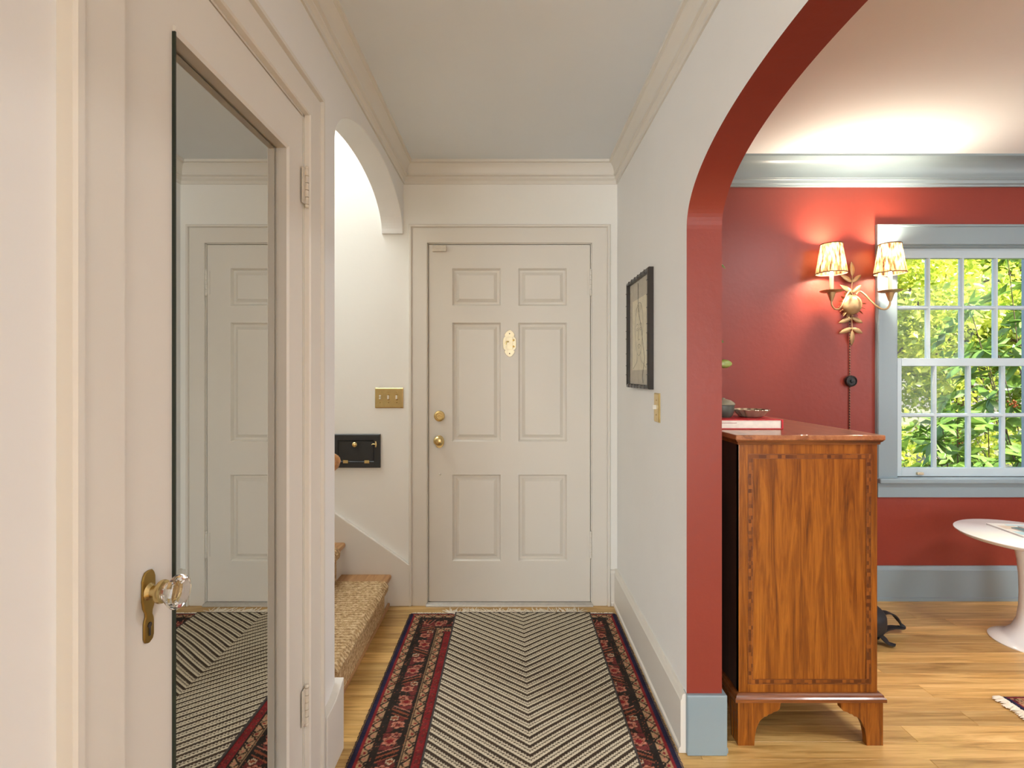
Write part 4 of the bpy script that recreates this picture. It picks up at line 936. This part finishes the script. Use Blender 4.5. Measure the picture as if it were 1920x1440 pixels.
# ---------------------------------------------------------------- garden beyond the window
b = MB(); b.box(-6, 26, 3.12, 30, -.7, -.6); struct(b.build('ground', M['soil']), 'garden ground outside the window', 'ground')
def leaf_cloud(name, parent, mat, pos, dirs, L, Wd, fold=.2):
    n = len(pos); d = dirs / np.linalg.norm(dirs, axis=1, keepdims=True)
    r = RNG.normal(size=(n, 3)); s = np.cross(d, r); s /= np.linalg.norm(s, axis=1, keepdims=True); u = np.cross(s, d)
    L = L[:, None]; w = Wd[:, None]
    p0 = pos; p1 = pos + d*L*.45 + s*w + u*w*fold; p2 = pos + d*L - u*L*.12; p3 = pos + d*L*.45 - s*w + u*w*fold
    V = np.stack([p0, p1, p2, p3], 1).reshape(-1, 3); i = np.arange(n) * 4
    T = np.concatenate([np.stack([i, i+1, i+2], 1), np.stack([i, i+2, i+3], 1)]).astype(np.int32)
    o3 = np.array(ORIGIN[parent.name]); me = bpy.data.meshes.new(name); me.vertices.add(len(V)); me.vertices.foreach_set('co', (V - o3).astype(np.float32).ravel())
    me.loops.add(T.size); me.loops.foreach_set('vertex_index', T.ravel()); me.polygons.add(len(T)); me.polygons.foreach_set('loop_start', np.arange(0, T.size, 3, dtype=np.int32))
    me.update(calc_edges=True); me.materials.append(mat); o = bpy.data.objects.new(name, me); COL.objects.link(o); o.parent = parent; o['kind'] = 'stuff'; return o
def tree(loc, h, rad, n, mat, label, name='garden_tree', lsz=.09):
    T = thing(name, label, 'tree', loc, group='trees in the garden beyond the window'); loc = Vector(loc)
    b = MB(); b.tube(catmull([loc, loc + Vector((.1, 0, h*.35)), loc + Vector((-.05, .1, h*.7)), loc + Vector((0, 0, h))], 6), [.10 - .07 * i / 18 for i in range(19)], 8); b.build('trunk', M['bark'], parent=T, smooth=60)
    nb = 70; bc = RNG.normal(size=(nb, 3)); bc /= np.linalg.norm(bc, axis=1, keepdims=True); bc *= (RNG.random((nb, 1)) ** .45); bc = bc * np.array([rad, rad*.8, h*.5]) + np.array([loc.x, loc.y, loc.z + h*.55])
    b = MB()
    for k in range(24): b.tube([loc + Vector((0, 0, h * random.uniform(.25, .7))), Vector(bc[k]) + Vector((0, 0, -.1)), Vector(bc[k])], [.025, .014, .006], 5)
    b.build('branches', M['bark'], parent=T, smooth=60)
    k = RNG.integers(0, nb, n); pos = bc[k] + RNG.normal(size=(n, 3)) * .22
    dirs = RNG.normal(size=(n, 3)) + np.array([0, 0, -.4]); L = lsz * (.6 + .8 * RNG.random(n)); leaf_cloud('foliage', T, mat, pos, dirs, L, L * .30); return T
tree((5.0, 7.2, -.6), 5.4, 2.1, 26000, M['leafyellow'], 'yellow-green sunlit tree seen through the left window panes')
tree((7.4, 8.4, -.6), 5.8, 2.3, 26000, M['leafyellow'], 'yellow-green sunlit tree seen through the upper middle panes')
tree((9.9, 8.8, -.6), 6.0, 2.4, 22000, M['leafgreen'], 'mid green tree seen through the upper right panes', lsz=.12)
tree((7.0, 12.5, -.6), 6.5, 3.2, 26000, M['leafyellow'], 'pale sunlit tree farthest from the window')
def rhodo(loc, h, rad, nwh, label, nobj, seed, nseed=0):
    rr = random.Random(seed); T = thing('rhododendron', label, 'shrub', loc, group='rhododendron shrubs outside the window'); loc = Vector(loc); pos = []; dirs = []; Ls = []; heads = []
    for k in range(nwh):
        a = rr.uniform(0, 2*PI); r = rad * rr.random() ** .5; z_ = h * (.25 + .75 * rr.random()) * (1 - .35 * (r / rad) ** 2)
        c = loc + Vector((r * math.cos(a), r * math.sin(a), z_)); heads.append(c); ax = (Vector((math.cos(a) * r / rad, math.sin(a) * r / rad, .7))).normalized()
        for j in range(rr.randint(7, 10)):
            b_ = 2 * PI * j / 9 + rr.uniform(-.3, .3); s1 = ax.cross(Vector((0, 0, 1)) if abs(ax.z) < .95 else Vector((1, 0, 0))).normalized(); s2 = ax.cross(s1)
            d_ = s1 * math.cos(b_) + s2 * math.sin(b_) + ax * rr.uniform(-.35, .45); pos.append(c); dirs.append(d_); Ls.append(rr.uniform(.13, .21))
    b = MB()
    for c in heads[::4]: b.tube([loc + Vector((rr.uniform(-.1, .1), rr.uniform(-.1, .1), 0)), loc.lerp(c, .5) + Vector((rr.uniform(-.08, .08), rr.uniform(-.08, .08), .05)), c], [.009, .006, .003], 5)
    b.build('branches', M['bark'], parent=T, smooth=60)
    for c in sorted(heads, key=lambda c_: c_.length)[3:3 + 4 * nseed:4]:
        b = MB()
        for k in range(14):
            q_ = c + Vector((rr.uniform(-.04, .04), rr.uniform(-.04, .04), rr.uniform(.0, .06))); b.lathe([(.0001, -.012), (.008, -.006), (.009, .004), (.0001, .012)], q_, 'Z', 6)
        b.build('seed_cluster', M['berry'], parent=T, smooth=60)
    order = sorted(range(len(pos)), key=lambda i: (pos[i] - Vector((0, 0, EYE))).length)
    near = order[:nobj]; rest = order[nobj:]
    vs, fs = leaf_mesh(.15, .030, .18, .12, 6); me = bpy.data.meshes.new('leaf'); me.from_pydata(vs, [], fs); me.materials.append(M['rhodo']); me.polygons.foreach_set('use_smooth', [True] * len(me.polygons))
    for i in near:
        o = bpy.data.objects.new('leaf', me); COL.objects.link(o); o.parent = T
        d_ = dirs[i].normalized(); side = d_.cross(Vector((0, 0, 1))); side = side.normalized() if side.length > .05 else Vector((1, 0, 0)); up_ = side.cross(d_)
        R = (Matrix((side, d_, up_)).transposed() @ Matrix.Rotation(rr.uniform(-.5, .5), 3, 'Y')).to_4x4(); s_ = Ls[i] / .15
        o.matrix_local = Matrix.Translation(pos[i] - loc) @ R @ Matrix.Scale(s_, 4)
    if rest: leaf_cloud('foliage', T, M['rhodo'], np.array([pos[i] for i in rest]), np.array([dirs[i] for i in rest]), np.array([Ls[i] for i in rest]), np.array([Ls[i] for i in rest]) * .2, .12)
    return T
rhodo((4.2, 4.6, -.6), 1.7, .8, 95, 'rhododendron shrub with long glossy leaves outside the lower panes', 220, 3)
rhodo((5.25, 4.85, -.6), 3.5, .95, 150, 'tall rhododendron filling the right-hand panes', 290, 5, 7)
rhodo((3.4, 4.5, -.6), 1.35, .7, 50, 'low rhododendron below the left window panes', 120, 9)
